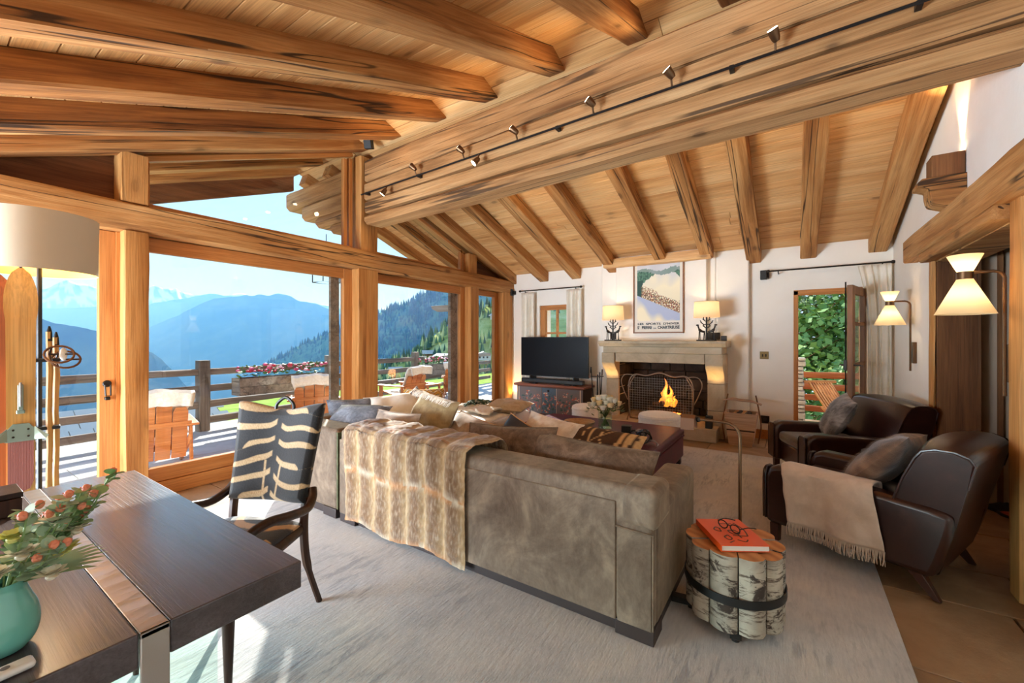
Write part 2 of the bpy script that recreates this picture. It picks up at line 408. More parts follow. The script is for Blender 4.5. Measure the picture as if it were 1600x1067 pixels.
# passage beyond the doorway
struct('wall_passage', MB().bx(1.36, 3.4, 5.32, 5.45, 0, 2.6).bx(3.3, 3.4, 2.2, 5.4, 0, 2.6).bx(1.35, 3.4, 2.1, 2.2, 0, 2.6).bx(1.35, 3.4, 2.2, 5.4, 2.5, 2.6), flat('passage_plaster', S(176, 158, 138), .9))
struct('shadow_strip', MB().bx(1.47, 1.50, 5.29, 5.33, 0, 2.5), M['oldslab'])  # dark strip standing in for a shadow line on the passage wall
# rear wall and the unseen part of the window side
struct('wall_rear', MB().bx(-5.0, 1.3, -2.6, -2.5, -.05, 2.0), M['plaster'])

# window wall: timber frame
wl = struct('wall_left')
mt, L = span((-4.86, -2.5, 2.385), (-4.86, YF, 2.385)); obj('horizontal_beam', beam_mb(L, .27, .25, .007, 26, .02, seed=11), M['beam'], wl, mt, sharp=30)
def wpost(y0, y1, z0, z1, x0=-5.0, x1=-4.73, nm='post', s=0, m='post'):
    mt, L = span(((x0+x1)/2, (y0+y1)/2, z0), ((x0+x1)/2, (y0+y1)/2, z1), (1, 0, 0)); mt = mt @ Matrix.Translation((0, 0, -(x1-x0)/2))
    return obj(nm, beam_mb(L, y1-y0, x1-x0, .003, 8, .008, seed=s), M[m], wl, mt, sharp=30)
wpost(1.10, 1.265, 0, 2.385, s=1); wpost(3.41, 3.73, 0, 2.385, s=2); wpost(5.72, 5.95, 0, 2.385, s=3); wpost(6.73, 7.05, 0, 2.385, s=4)
wpost(1.08, 1.265, 2.635, 3.06, s=5); wpost(3.47, 3.74, 2.635, 3.9, x1=-4.76, s=6); wpost(5.72, 5.95, 2.635, 2.98, s=7, x1=-4.77)
wpost(-1.5, -1.3, 0, 2.385, s=8)
infm = wood('dark_infill', S(70, 38, 18), S(104, 60, 30), S(130, 80, 44), 1, .7, .5, .3, .4, 'Y')
obj('infill_panel', MB().prism([(-2.4, 2.62), (1.09, 2.62), (1.09, 3.06), (-2.4, 1.75)], -4.98, -4.93, 'X'), infm, wl)
obj('infill_panel', MB().prism([(5.94, 2.62), (7.1, 2.62), (7.1, 2.62), (5.94, 3.0)], -4.98, -4.93, 'X'), infm, wl)
obj('wall_panel', MB().bx(-4.99, -4.90, -2.5, -1.45, 0, 2.4), M['plaster'], wl)
# glazed units: (name, y0, y1, z0, z1, stile, top, bottom)
def unit(nm, y0, y1, z0, z1, st, tp, bt, x=-4.88, leaf=False):
    w = struct(nm); t = .06
    obj('stile', MB().bx(x-t, x+.012, y0, y0+st[0], z0, z1), M['framez'], w, bevel=.004)
    obj('stile', MB().bx(x-t, x+.012, y1-st[1], y1, z0, z1), M['framez'], w, bevel=.004)
    obj('top_rail', MB().bx(x-t, x+.008, y0, y1, z1-tp, z1), M['framey'], w, bevel=.004)
    if bt > .15:
        obj('bottom_rail', MB().bx(x-t, x+.03, y0, y1, z0, z0+bt/2-.002), M['framey'], w, bevel=.004)
        obj('bottom_rail', MB().bx(x-t, x+.018, y0, y1, z0+bt/2+.002, z0+bt), M['framey'], w, bevel=.006)
    else: obj('bottom_rail', MB().bx(x-t, x+.016, y0, y1, z0, z0+bt), M['framey'], w, bevel=.004)
    obj('pane', MB().bx(x-.036, x-.028, y0+st[0]-.01, y1-st[1]+.01, z0+bt-.01, z1-tp+.01), M['glass'], w)
    return w
w1 = unit('window_1', -1.30, 1.075, .0, 2.38, (.1, .105), .10, .26)
obj('side_frame', MB().bx(-4.93, -4.85, 1.075, 1.1, 0, 2.38), M['framez'], w1)
hd = obj('handle', MB().lathe([(.026, 0), (.030, .005), (.024, .016)], 16).xf(TR((-4.868, 1.02, 1.07), (0, R(90), 0))), M['iron'], w1)
obj('handle', MB().tube([(-4.84, 1.002, 1.06), (-4.83, 1.004, .97), (-4.83, 1.036, .97), (-4.84, 1.038, 1.06)], .0065, 6, True), M['iron'], w1)
obj('latch', MB().bx(-4.87, -4.84, 1.003, 1.037, .93, .96), M['iron'], w1, bevel=.006)
w2 = unit('window_2', 1.255, 3.42, .0, 2.38, (.03, .13), .13, .26)
obj('side_frame', MB().bx(-4.95, -4.91, 3.13, 3.25, .2, 2.3), M['grey'], w2)
w3 = unit('window_3', 3.72, 5.73, .0, 2.38, (.02, .13), .13, .26)
obj('side_frame', MB().bx(-4.96, -4.90, 5.38, 5.55, .2, 2.3), M['grey'], w3)
w4 = unit('window_4', 5.94, 6.74, .0, 2.38, (.05, .12), .10, .26)
obj('handle', MB().tube([(-4.86, 6.0, 1.02), (-4.82, 6.0, 1.02), (-4.82, 6.0, .93)], .008, 6), M['bronze'], w4)
# gable glazing
def gable(nm, poly, rails):
    w = struct(nm); obj('pane', MB().prism(poly, -4.90, -4.892, 'X'), M['glass'], w)
    for (a, b) in rails:
        mt, L = span((-4.90, a[0], a[1]), (-4.90, b[0], b[1]), (1, 0, 0)); mt = mt @ Matrix.Translation((0, 0, -.02))
        obj('glazing_bar', beam_mb(L, .05, .06, 0, 1, .004), M['frame'], w, mt)
gable('window_5', [(1.26, 2.64), (3.47, 2.64), (3.47, 3.93), (1.26, 3.08)], [((3.39, 2.64), (3.39, 3.85)), ((3.31, 2.64), (3.31, 3.82)), ((1.28, 2.66), (3.4, 2.66)), ((1.28, 2.64), (1.28, 3.06)), ((1.28, 3.09), (3.42, 3.915))])
gable('window_6', [(3.74, 2.64), (5.73, 2.64), (5.73, 3.03), (3.74, 3.72)], [((5.70, 2.64), (5.70, 3.0)), ((5.62, 2.64), (5.62, 3.05)), ((3.75, 2.66), (5.7, 2.66)), ((3.75, 3.66), (5.7, 2.98))])

# small window in the far wall
w7 = struct('window_7')
for nm, b in [('stile', (-4.12, -4.02, YF+.05, YF+.13, 1.05, 2.1)), ('stile', (-3.52, -3.42, YF+.05, YF+.13, 1.05, 2.1)), ('top_rail', (-4.12, -3.42, YF+.04, YF+.14, 2.02, 2.11)),
              ('bottom_rail', (-4.12, -3.42, YF+.05, YF+.13, 1.05, 1.13)), ('muntin', (-3.79, -3.75, YF+.06, YF+.11, 1.1, 2.05)), ('muntin', (-4.05, -3.5, YF+.065, YF+.105, 1.55, 1.59))]:
    obj(nm, MB().bx(*b), M['framez'] if nm == 'stile' else M['frame'], w7, bevel=.004)
obj('pane', MB().bx(-4.03, -3.51, YF+.085, YF+.09, 1.1, 2.05), M['glass'], w7)
# terrace door: frame and open leaf
d1 = struct('door_1')
for nm, b in [('door_frame', (.02, .075, YF-.01, YF+.12, 0, 2.13)), ('door_frame', (.745, .80, YF-.01, YF+.12, 0, 2.13)), ('door_frame', (.02, .80, YF-.01, YF+.12, 2.07, 2.14))]:
    obj(nm, MB().bx(*b), M['frame'] if b[4] > 1 else M['framez'], d1, bevel=.004)
obj('threshold', MB().bx(.0, .82, YF-.02, YF+.46, -.02, .02), M['slab'], d1, bevel=.004)
mt, L = span((.775, 7.03, 0), (.575, 6.37, 0)); leaf = obj('door_leaf', MB().bx(0, .09, -.03, .03, .02, 2.1).bx(L-.1, L, -.03, .03, .02, 2.1), wood('leaf_oak', S(92, 58, 34), S(134, 92, 58), S(160, 114, 76), 1, .5, .2, 0, .2, 'Z'), d1, mt, bevel=.005)
for z0, z1 in [(.02, .2), (.72, .76), (1.12, 1.16), (1.62, 1.66), (2.0, 2.1)]: obj('glazing_bar', MB().bx(.09, L-.1, -.024, .024, z0, z1), leaf.data.materials[0], leaf, mt, bevel=.003)
obj('pane', MB().bx(.08, L-.09, -.004, .004, .15, 2.05), M['glass'], leaf, mt)
obj('bolt', MB().tube([(L-.02, -.045, .3), (L-.02, -.045, 2.14)], .008, 6), M['iron'], leaf, mt)
obj('lock_case', MB().bx(L-.05, L+.012, -.06, -.03, 1.08, 1.2).tube([(L-.03, -.05, 1.14), (L-.03, -.1, 1.14), (L-.14, -.1, 1.13)], .009, 6).tube([(L-.03, .03, 1.14), (L-.03, .09, 1.14), (L-.14, .09, 1.13)], .009, 6), M['iron'], leaf, mt)

# ceiling: boards, rafters, ridge purlin
ce = struct('ceiling')
an, af = math.atan(.385), math.atan(.348)
YR = 3.31
q = random.Random(5)
def boards(parent, x0, x1, near, s0, s1, wd):
    s = s0; k = 0
    while s < s1:
        w = q.uniform(wd*.85, wd*1.2); cut = q.uniform(.25, .75)
        for a, b in ((x0, lerp(x0, x1, cut)), (lerp(x0, x1, cut), x1)):
            mb = MB().bx(.0015, b-a-.0015, .0035, w-.0035, 0, .028)
            if near: mt = TR((a, s*math.cos(an)-2.55, zn(-2.55)+RD+s*math.sin(an)), (an, 0, 0))
            else: mt = TR((a, YF+.3-s*math.cos(af), zf(YF+.3)+RD+s*math.sin(af)), (-af, 0, 0)) @ Matrix.Scale(-1, 4, (0, 1, 0))
            o = obj('board', mb, M['board'], parent, mt, bevel=.003, seg=1)
            mt2 = o.matrix_basis
        s += w
sn = (YR+2.55)/math.cos(an); sf = (YF+.3-YR)/math.cos(af)
boards(ce, -4.99, 1.07, True, 0, sn, .175); boards(ce, -4.99, 1.07, False, 0, sf, .155)
NX = [-4.775, -4.15, -3.385, -2.66, -1.87, -1.10, -.36, .45]
for i, x in enumerate(NX):
    mt, L = span((x, -2.5, zn(-2.5)), (x, 3.60, zn(3.60))); obj('rafter', beam_mb(L, .19 if i else .17, RD, .005, 16, .012, seed=20+i), M['rafter'], ce, mt, sharp=30)
FX = [-4.76, -4.02, -3.33, -2.58, -1.73, -1.06, -.465, .19, .92]
for i, x in enumerate(FX):
    y1 = 6.84 if i in (4, 5) else 7.12
    mt, L = span((x, y1, zf(y1)), (x, 3.68, zf(3.68))); obj('rafter', beam_mb(L, .19 if i not in (3, 4, 5) else .17, RD, .005, 12, .012, seed=40+i), M['beam'], ce, mt, sharp=30)
beam('wall_plate', (-2.66, 6.80, 2.66), (-1.0, 6.80, 2.66), .14, .14, M['board'], ce, seed=60)
PD = Vector((1, -.039, 0)).normalized()
pur = put(bpy.data.objects.new('ridge_beam', None), ce); 
pz = [2.985, 3.13, 3.30, 3.545, 3.85]
for i in range(4):
    a = Vector((-4.72, 3.655, pz[i]+.004)); b = a+PD*5.85
    mt, L = span(a, b); obj('log', beam_mb(L, .31-.012*(i % 2), pz[i+1]-pz[i]-.02, .004, 22, .04 if i == 0 else .02, seed=70+i), M['log'], pur, mt, sharp=30)
# outside roof: eaves with boards and rafters, purlin end corbelled in steps
ev = struct('eaves')
boards(ev, -6.35, -5.01, True, 1.6, sn, .2); boards(ev, -6.35, -5.01, False, 0, sf, .2)
for i, x in enumerate((-6.25, -5.62, -5.1)):
    mt, L = span((x, -.9, zn(-.9)), (x, 3.42, zn(3.42))); obj('rafter', beam_mb(L, .17, RD, .006, 12, seed=80+i), M['beam'], ev, mt, sharp=30)
    mt, L = span((x, 7.4, zf(7.4)), (x, 3.5, zf(3.5))); obj('rafter', beam_mb(L, .17, RD, .006, 12, seed=84+i), M['beam'], ev, mt, sharp=30)
obj('verge_board', MB().prism([(-.9, zn(-.9)-.2), (3.5, zn(3.5)-.2), (3.5, zn(3.31)+.2), (-.9, zn(-.9)+.28)], -6.55, -6.47, 'X'), infm, ev, bevel=.006)
for i, xe in enumerate((-5.55, -5.95, -6.35, -6.85)):
    a = Vector((-4.99, 3.666, pz[i]+.004)); b = Vector((xe, 3.655+.039*(-4.72-xe), pz[i]+.004)); mt, L = span(a, b)
    obj('purlin_end', beam_mb(L, .31, pz[i+1]-pz[i]-.008, .006, 6, .05, seed=90+i), M['log'], ev, mt, sharp=30)
struct('roof', MB().prism([(-2.7, zn(-2.7)+RD+.04), (YR, zn(YR)+RD+.04), (YR, zn(YR)+RD+.16), (-2.7, zn(-2.7)+RD+.16)], -5.0, 1.4, 'X').prism([(-.95, zn(-.95)+RD+.04), (YR, zn(YR)+RD+.04), (YR, zn(YR)+RD+.16), (-.95, zn(-.95)+RD+.16)], -6.4, -5.0, 'X')
       .prism([(YR, zf(YR)+RD+.04), (7.6, zf(7.6)+RD+.04), (7.6, zf(7.6)+RD+.16), (YR, zf(YR)+RD+.16)], -6.4, 1.4, 'X'), M['grey'])  # unseen cover slabs above the boards, added to stop light leaks
# ------------------------------------------------------------------ outside: terrace, railing, valley
tr = struct('terrace', MB().bx(-9.0, -4.9, -2.6, 13, -.35, -.115).bx(-4.9, 3.4, 7.5, 9.6, -.35, -.06), M['grout'])
q = random.Random(9); x = -8.9
while x < -5.0:
    y = -2.4+q.uniform(-.4, 0)
    while y < 12.5:
        obj('deck_slab', MB().bx(x+.004, x+.576, y+.004, y+.896, -.13, -.1), M['deck'], tr); y += .9
    x += .58
for i in range(4):
    for j in range(3): obj('deck_slab', MB().bx(-.6+i*.8, .192+i*.8, 7.56+j*.66, 8.212+j*.66, -.09, -.045), M['slab'], tr)
def railing(name, label, P0, P1, posts, zs, ptop, base, m, rw=.09, rh=.11, pw=.17):
    P0, P1 = Vector(P0), Vector(P1); d = (P1-P0).normalized()
    t = thing(name, label, 'railing', tuple(P0))
    for z in zs:
        mt, L = span(P0+Vector((0, 0, z)), P1+Vector((0, 0, z))); obj('rail', beam_mb(L, rw, rh, .006, 14, .014, seed=int(z*100)), m, t, mt, sharp=30)
    for s in posts:
        p = P0+d*s; mt, L = span(p+Vector((0, 0, base)), p+Vector((0, 0, ptop)), (1, 0, 0)); obj('post', beam_mb(L, pw, pw, .004, 5, .02, seed=int(s*10)), m, t, mt @ Matrix.Translation((0, 0, -pw/2)), sharp=30)
    return t
railing('terrace_railing', 'weathered grey timber railing along the valley side of the terrace', (-7.85, -1.6, 0), (-9.2, 12.2, 0), [2.35, 4.55, 7.05, 9.85, 12.6], [.02, .29, .56, .84], 1.09, -.3, M['grey'])
orw = wood('orange_rail', S(136, 66, 30), S(186, 100, 50), S(206, 124, 70), 1, .6, .2, .2, .4)
railing('balcony_railing', 'orange brown log railing outside the open terrace door', (-.4, 9.25, 0), (3.2, 9.25, 0), [.02, 1.75, 3.4], [.15, .36, .55, .76], .98, -.1, orw, .08, .1, .12)
# stone pier by the terrace door
pier = tag(put(bpy.data.objects.new('stone_pier', None)), 'stacked flat stone pier seen through the open terrace door', 'pier'); q = random.Random(4); z = -.05
while z < 1.12:
    h = q.uniform(.05, .11); xa = -.35; xm = q.uniform(-.1, .0); e = q.uniform(-.02, .02)
    for a, b in ((xa, xm), (xm, .17+e)): obj('stone', MB().bx(a+.004, b-.004, 8.1+q.uniform(-.03, .02), 8.42, z, z+h-.01), M['rubble'], pier, bevel=.012, seg=2)
    z += h
# steamer chair on the balcony
sc = thing('steamer_chair', 'slatted orange steamer chair on the balcony behind the open door', 'chair', (.62, 7.95, -.04), R(30))
for k in range(9):
    xo = -.16+k*.04; obj('slat', MB().tube(smooth_path([(xo, .5, .80), (xo, .2, .52), (xo, -.15, .28), (xo, -.6, .30), (xo, -1.0, .22)], 4), .017, 4), M['paleteak'], sc, local=True)
for xo in (-.25, .25):
    obj('leg', MB().tube([(xo, .42, .0), (xo, -.55, .38)], .022, 6), M['paleteak'], sc, local=True); obj('leg', MB().tube([(xo, -.9, .0), (xo, .05, .46)], .022, 6), M['paleteak'], sc, local=True)
obj('head_rail', MB().tube([(-.25, .5, .8), (.25, .5, .8)], .025, 6), M['paleteak'], sc, local=True)

# adirondack chairs with sheepskins
fleece = cloth('sheepskin', S(226, 214, 196), S(246, 240, 230), 30, .95, .6, .8, fine=90)
def adirondack(label, sk_label, x, y, rz):
    t = thing('adirondack_chair', label, 'chair', (x, y, -.1), rz, 'slatted chairs on the terrace')   # faces local +Y
    for k in range(4):
        xo = -.225+k*.15; top = .92-.05*abs(k-1.5)**1.5
        mt = TR((xo, -.28, .28), (R(-16), 0, 0)); mt = TR((xo, -.26, .24), (R(16), 0, 0))
        obj('back_slat', MB().prism([(-.07, -.1), (.07, -.1), (.07, top-.34), (.045, top-.29), (-.045, top-.29), (-.07, top-.34)], -.012, .012), M['teak'], t, mt, local=True, bevel=.003)
    obj('cross_slat', MB().ob((0, -.37, .56), (.66, .03, .06)), M['teak'], t, local=True, bevel=.004)
    for k in range(5): obj('seat_slat', MB().ob((0, -.2+.12*k, .27+.03*k), (.56, .11, .022), (R(14), 0, 0)), M['teak'], t, local=True, bevel=.003)
    for s in (-1, 1):
        obj('arm', MB().prism([(s*.28, -.4), (s*.4, -.4), (s*.43, .42), (s*.37, .48), (s*.27, .4)], .53, .555, 'Z'), M['teak'], t, local=True, bevel=.005)
        obj('leg', MB().ob((s*.33, .34, .27), (.03, .1, .54)), M['teak'], t, local=True, bevel=.004)
        obj('leg', MB().ob((s*.31, -.1, .22), (.025, .09, .85), (R(62), 0, 0)), M['teak'], t, local=True, bevel=.004)
        obj('leg', MB().ob((s*.33, -.33, .27), (.03, .08, .54), (R(-8), 0, 0)), M['teak'], t, local=True, bevel=.004)
    c, s_ = math.cos(rz), math.sin(rz)
    def f(u, v):
        xx = (u-.5)*.62*(1+.1*math.sin(v*9)); k = v*1.35+.15
        if k < .25: p = (xx, -.54+.02*k, .66+k)              # hangs down the rear side
        elif k < .40: a = (k-.25)/.15*PI; p = (xx, -.50-.05*math.cos(a), .91+.05*math.sin(a)+.0)
        else: d = k-.40; p = (xx, -.44+.3*d, .90-.62*d) if d < .8 else (xx, -.2+.9*(d-.8), .40)
        r = .016*fn3(u*9+x, v*14, y); return (p[0], p[1]+r, p[2]+r-.03*abs(u-.5)*2*(k < .5))
    m = tag(obj('sheepskin', MB().grid(f, 16, 30), fleece, mx=TR((x, y, -.1), (0, 0, rz))), sk_label, 'sheepskin', 'sheepskins on the terrace chairs')
    so = m.modifiers.new('thick', 'SOLIDIFY'); so.thickness = .03; so.offset = 1
    return t
adirondack('orange slatted terrace chair just outside the large window beside the post', 'cream sheepskin over the back of the chair nearest the large window', -6.35, 1.72, R(80))
adirondack('slatted terrace chair beyond the zebra chair, under the flower box', 'cream sheepskin on the chair behind the zebra chair', -6.95, 4.1, R(62))
adirondack('slatted terrace chair mostly hidden by the thick middle post', 'cream sheepskin edge showing past the thick middle post', -7.2, 6.35, R(95))
adirondack('tilted slatted terrace chair seen through the narrow window near the second flower box', 'grey white sheepskin on the tilted chair near the second flower box', -7.6, 8.6, R(40))
st = thing('terrace_table', 'small low wooden table between the terrace chairs', 'table', (-7.5, 7.4, -.1))
obj('tabletop', MB().ob((0, 0, .44), (.5, .5, .03)), M['teak'], st, local=True, bevel=.004)
for a, b in ((-.2, -.2), (.2, -.2), (-.2, .2), (.2, .2)): obj('leg', MB().ob((a, b, .215), (.045, .045, .43)), M['teak'], st, local=True)
# flower boxes
leafm = cloth('leaf_green', S(70, 104, 48), S(118, 148, 78), 30, .6, 0, .1)
pinks = [flat('pink_petal', S(232, 96, 132), .6), flat('red_petal', S(206, 60, 76), .6), flat('pale_petal', S(246, 178, 190), .6)]
def flowerbox(label, flabel, x, y0, y1, z, seed):
    t = thing('flower_box', label, 'planter', (x, y0, z-.32), 0, 'flower boxes on the railing')
    obj('front_board', MB().bx(x+.13, x+.16, y0, y1, z-.32, z-.17), M['grey'], t, bevel=.004); obj('front_board', MB().bx(x+.13, x+.16, y0, y1, z-.165, z-.02), M['grey'], t, bevel=.004)
    obj('back_board', MB().bx(x-.16, x-.13, y0, y1, z-.32, z-.02), M['grey'], t); obj('end_board', MB().bx(x-.13, x+.13, y0, y0+.03, z-.32, z-.02), M['grey'], t)
    obj('end_board', MB().bx(x-.13, x+.13, y1-.03, y1, z-.32, z-.02), M['grey'], t); obj('soil', MB().bx(x-.13, x+.13, y0+.03, y1-.03, z-.3, z-.06), M['grout'], t)
    q = random.Random(seed); mb = MB(); lf = MB()
    for i in range(int(95*(y1-y0))):
        c = (x+q.uniform(-.16, .2), q.uniform(y0, y1), z+q.uniform(-.02, .2)); r = q.uniform(.025, .05)
        if q.random() < .45 and c[2] > z+.06: mb.ball(c, (r, r, r*.7), 6, 4, q.randrange(3))
        else:
            for k in range(3):
                d = Vector((q.uniform(-1, 1), q.uniform(-1, 1), q.uniform(-.2, .8)))*.07; e = Vector((-d.y, d.x, 0))*.5; p = Vector(c)
                lf.add([p, p+d*.5+e, p+d, p+d*.5-e], [(0, 1, 2, 3)])
    g = thing('geraniums', flabel, 'flowers', (x, (y0+y1)/2, z-.06), 0, 'geraniums in the flower boxes')
    obj('blossoms', mb, pinks, g); obj('leaves', lf, leafm, g)
flowerbox('grey wooden flower box on the railing behind the zebra chair', 'pink and red geraniums in the flower box behind the zebra chair', -8.10, 3.35, 5.0, .78, 1)
flowerbox('grey wooden flower box on the railing seen through the narrow window', 'pink geraniums in the flower box beyond the narrow window', -8.6, 8.25, 9.6, .74, 2)
# outside porch timbers, lantern
pp = thing('porch_post', 'dark porch post with a carved bracket outside the narrow window', 'post', (-6.15, 7.0, -.1))
beam('shaft', (-6.15, 7.0, -.1), (-6.15, 7.0, 2.5), .16, .16, M['grey'], pp, (1, 0, 0), 3)
obj('bracket', MB().prism([(-6.95, 2.22), (-6.15, 2.22), (-6.15, 2.08), (-6.75, 2.08), (-6.9, 2.14)], 6.95, 7.05), M['grey'], pp, bevel=.01)
lan = thing('lantern', 'thin black cube frame lantern hanging outside the large window', 'lantern', (-5.95, 3.72, 2.32))
L8 = [(-.14, -.14), (.14, -.14), (.14, .14), (-.14, .14)]
obj('frame', MB().tube([(a, b, 0) for a, b in L8], .008, 4, True).tube([(a, b, .34) for a, b in L8], .008, 4, True), M['black'], lan, local=True)
for a, b in L8: obj('upright', MB().tube([(a, b, 0), (a, b, .34)], .008, 4), M['black'], lan, local=True)
obj('hanger', MB().tube([(0, 0, .34), (0, 0, .75)], .006, 4).tube([(-.14, 0, .34), (.14, 0, .34)], .006, 4), M['black'], lan, local=True)

# chalet roof below the terrace
def chalet(nm, label, x, y, z, w, d, h, rh, rz, roofm, wallm, grp=None):
    t = thing(nm, label, 'chalet', (x, y, z), rz, grp)
    obj('wall', MB().bx(-w/2, w/2, -d/2, d/2, 0, h), wallm, t, local=True)
    obj('gable', MB().prism([(-w/2, h), (w/2, h), (0, h+rh)], -d/2, d/2, 'Y'), wallm, t, local=True)
    o = .12*w
    obj('roof', MB().prism([(-w/2-o, h-o*rh/(w/2)+.02), (0, h+rh+.02), (w/2+o, h-o*rh/(w/2)+.02), (w/2+o, h-o*rh/(w/2)+.3), (0, h+rh+.3), (-w/2-o, h-o*rh/(w/2)+.3)], -d/2-o, d/2+o, 'Y'), roofm, t, local=True)
    for k in range(3): obj('window', MB().bx(-w/2+w*(.2+.27*k)-w*.06, -w/2+w*(.2+.27*k)+w*.06, -d/2-.06, -d/2+.05, h*.4, h*.75), M['black'], t, local=True); obj('window', MB().bx(w/2-.05, w/2+.06, -d/2+d*(.2+.27*k)-d*.06, -d/2+d*(.2+.27*k)+d*.06, h*.4, h*.75), M['black'], t, local=True)
    return t
tile = flat('grey_stone_tile', S(196, 188, 176), .8); cw = flat('chalet_timber', S(122, 84, 56), .8); cw2 = flat('chalet_render', S(222, 212, 196), .8)
t = thing('lower_chalet', 'grey slab roofed chalet just below the terrace railing', 'chalet', (-19, 2.6, -5))
obj('wall', MB().bx(-23, -15.6, -3.5, 7, -5, -2.2), cw2, t)
rq = random.Random(8); z0, x0 = -2.45, -14.4
obj('roof_bed', MB().prism([(-14.2, -2.6), (-18, -.75), (-21.8, -2.6)], -4.5, 6.6, 'Y'), M['grey'], t)
for i in range(13):
    for j in range(22):
        yy = -4.5+j*.5+(i % 2)*.25; mt = TR((-14.1-i*.3, yy, -2.56+i*.147), (0, R(26), 0)); tmb = MB().bx(-.2, .2, .01, .49, 0, .03+rq.uniform(0, .02)) if (i, j) == (0, 0) else tmb
        obj('roof_tile', tile_me, tile, t, mt) if (i, j) != (0, 0) else None
        if (i, j) == (0, 0): tile_me = mesh('roof_tile', tmb, tile)

# ---- valley terrain
def terrain_mat(name, a, b, c, sc=.01):
    n = NT(name); v = n.coords((1, 1, 1), False); f = n.noise(v, sc, 8, .7, .3); n.base(n.ramp(f, [(.35, a), (.5, b), (.66, c)])); n.val('Roughness', 1); n.val('Specular IOR Level', 0); return n.m
def ridge(name, pts, base, run, back, amp, m, nv=26, sub=6, seed=0, snow=None, spur=900):
    P = [Vector(p) for p in smooth_path(pts, sub)]; n = len(P)-1; mb = MB()
    view = Vector((sum(p.x for p in P)/len(P), sum(p.y for p in P)/len(P), 0)).normalized()
    def f(u, v):
        p = P[min(int(round(u*n)), n)]; t = v*1.35-.35                  # t<0 behind the ridge
        s = amp*fn3(p.x/spur+seed, p.y/spur, 0)+amp*.4*fn3(p.x/spur*3.1, p.y/spur*3.1, seed)
        cr = amp*.10*fn3(p.x/spur*9, p.y/spur*9, seed+2)
        if t < 0: q = p-view*t*back*-1*-1; return (p.x-view.x*t*back, p.y-view.y*t*back, p.z+t*(p.z-base)*.9+cr)
        k = amp*(fn3(p.x/spur*2+t*2.5, p.y/spur*2, seed+5)+.5*fn3(p.x/spur*5, p.y/spur*5+t*4, seed))*min(t*4, 1)*(1-t)
        return (p.x-view.x*t*run, p.y-view.y*t*run, lerp(p.z, base, t**.85)+k+cr)
    c = None
    if snow:
        lo, hi, rock, wht = snow
        c = lambda u, v: mixc(rock, wht, 1.0 if (f(u, v)[2]+260*fn3(u*60, v*22, 3) > hi and fn3(u*34, v*14, 8) > -.05) else 0.0)
    mb.grid(f, n, nv, c); return struct(name, mb, m, sharp=0)
fo = terrain_mat('far_forest', S(40, 58, 44), S(62, 78, 56), S(96, 104, 72), .002); fo2 = terrain_mat('near_forest', S(72, 104, 92), S(96, 128, 104), S(120, 146, 112), .012)
struct('valley_floor', MB().bx(-60000, -700, -40000, 40000, -1100, -1000), fo)
ridge('mountain_1', [(-32491,-1369,1963),(-30104,237,2355),(-28151,1550,2041),(-26849,2426,2198),(-26415,2718,2329),(-25873,3083,2172),(-25330,3448,2093),(-24896,3740,2329),(-24571,3959,2459),(-24289,4149,2329),(-23920,4397,2276),(-23594,4616,2172),(-22726,5200,2041),(-21815,5813,2172),(-21641,5930,2250),(-21381,6105,2146),(-21077,6310,2093),(-20882,6441,2119),(-20730,6543,1989),(-20339,6806,1884),(-19471,7390,1779),(-18647,7945,1910),(-18169,8266,1753),(-16650,9288,1570),(-14697,10602,1309),(-11659,12645,1309)],
      -900, 7000, 6000, 420, vcol('snowy_rock', 1), 40, 6, 1, (0, 1250, S(96, 98, 104), S(246, 248, 252)), 1900)
ridge('mountain_2', [(-24846,-1047,601),(-22191,739,801),(-20532,1855,1041),(-19204,2749,1001),(-18043,3530,1041),(-17213,4088,1001),(-16383,4646,1201),(-15554,5205,1361),(-15056,5539,1481),(-14807,5707,1421),(-14475,5930,1361),(-13894,6321,1201),(-12567,7214,601),(-10575,8554,201)], -950, 5000, 5000, 300, fo, 30, 6, 2, None, 1600)
ridge('mountain_3', [(-16512,-261,-1522),(-14214,1285,-968),(-13066,2057,-553),(-12146,2676,-82),(-11561,3070,264),(-10998,3449,555),(-10469,3804,873),(-10308,3912,915),(-9998,4121,956),(-9814,4245,984),(-9699,4322,970),(-9562,4415,998),(-9412,4515,970),(-9251,4623,1012),(-9148,4693,1012),(-8987,4801,943),(-8803,4925,846),(-8631,5041,818),(-8516,5118,790),(-8355,5226,693),(-8194,5334,610),(-7781,5613,347),(-7092,6076,-137),(-5483,7158,-968)], -1000, 4300, 5000, 210, fo, 34, 6, 3, None, 1200)
ridge('hill_1', [(-6279,-368,493),(-5462,182,395),(-5054,457,321),(-4891,567,247),(-4748,663,163),(-4605,759,124),(-4441,869,85),(-4278,979,26),(-4106,1094,-73),(-3992,1171,-176),(-3869,1254,-344),(-3665,1391,-639)], -900, 2000, 2000, 90, fo, 30, 6, 4, None, 420)
WPT = [(-1860,797,-287),(-1828,819,-156),(-1795,841,-109),(-1752,870,-64),(-1698,907,-28),(-1643,943,6),(-1600,973,30),(-1548,1008,56),(-1502,1038,79),(-1448,1075,106),(-1405,1104,121),(-1372,1126,142),(-1340,1148,158),(-1296,1177,168),(-1274,1192,187),(-1248,1209,205),(-1220,1228,218),(-1166,1265,247),(-1036,1352,302),(-840,1484,341)]
WPT = [(x*1.5, y*1.5, z*1.5) for x, y, z in WPT]
ridge('hill_2', [(p[0], p[1], p[2]-16) for p in WPT], -630, 1350, 1300, 36, fo2, 24, 4, 5, None, 240)
VPT = [(-536,266,-103),(-476,306,-75),(-450,324,-59),(-430,338,-47),(-416,347,-37),(-396,360,-25),(-383,369,-13),(-370,378,1),(-357,387,12),(-343,396,21),(-323,409,33),(-290,431,49),(-244,463,65)]
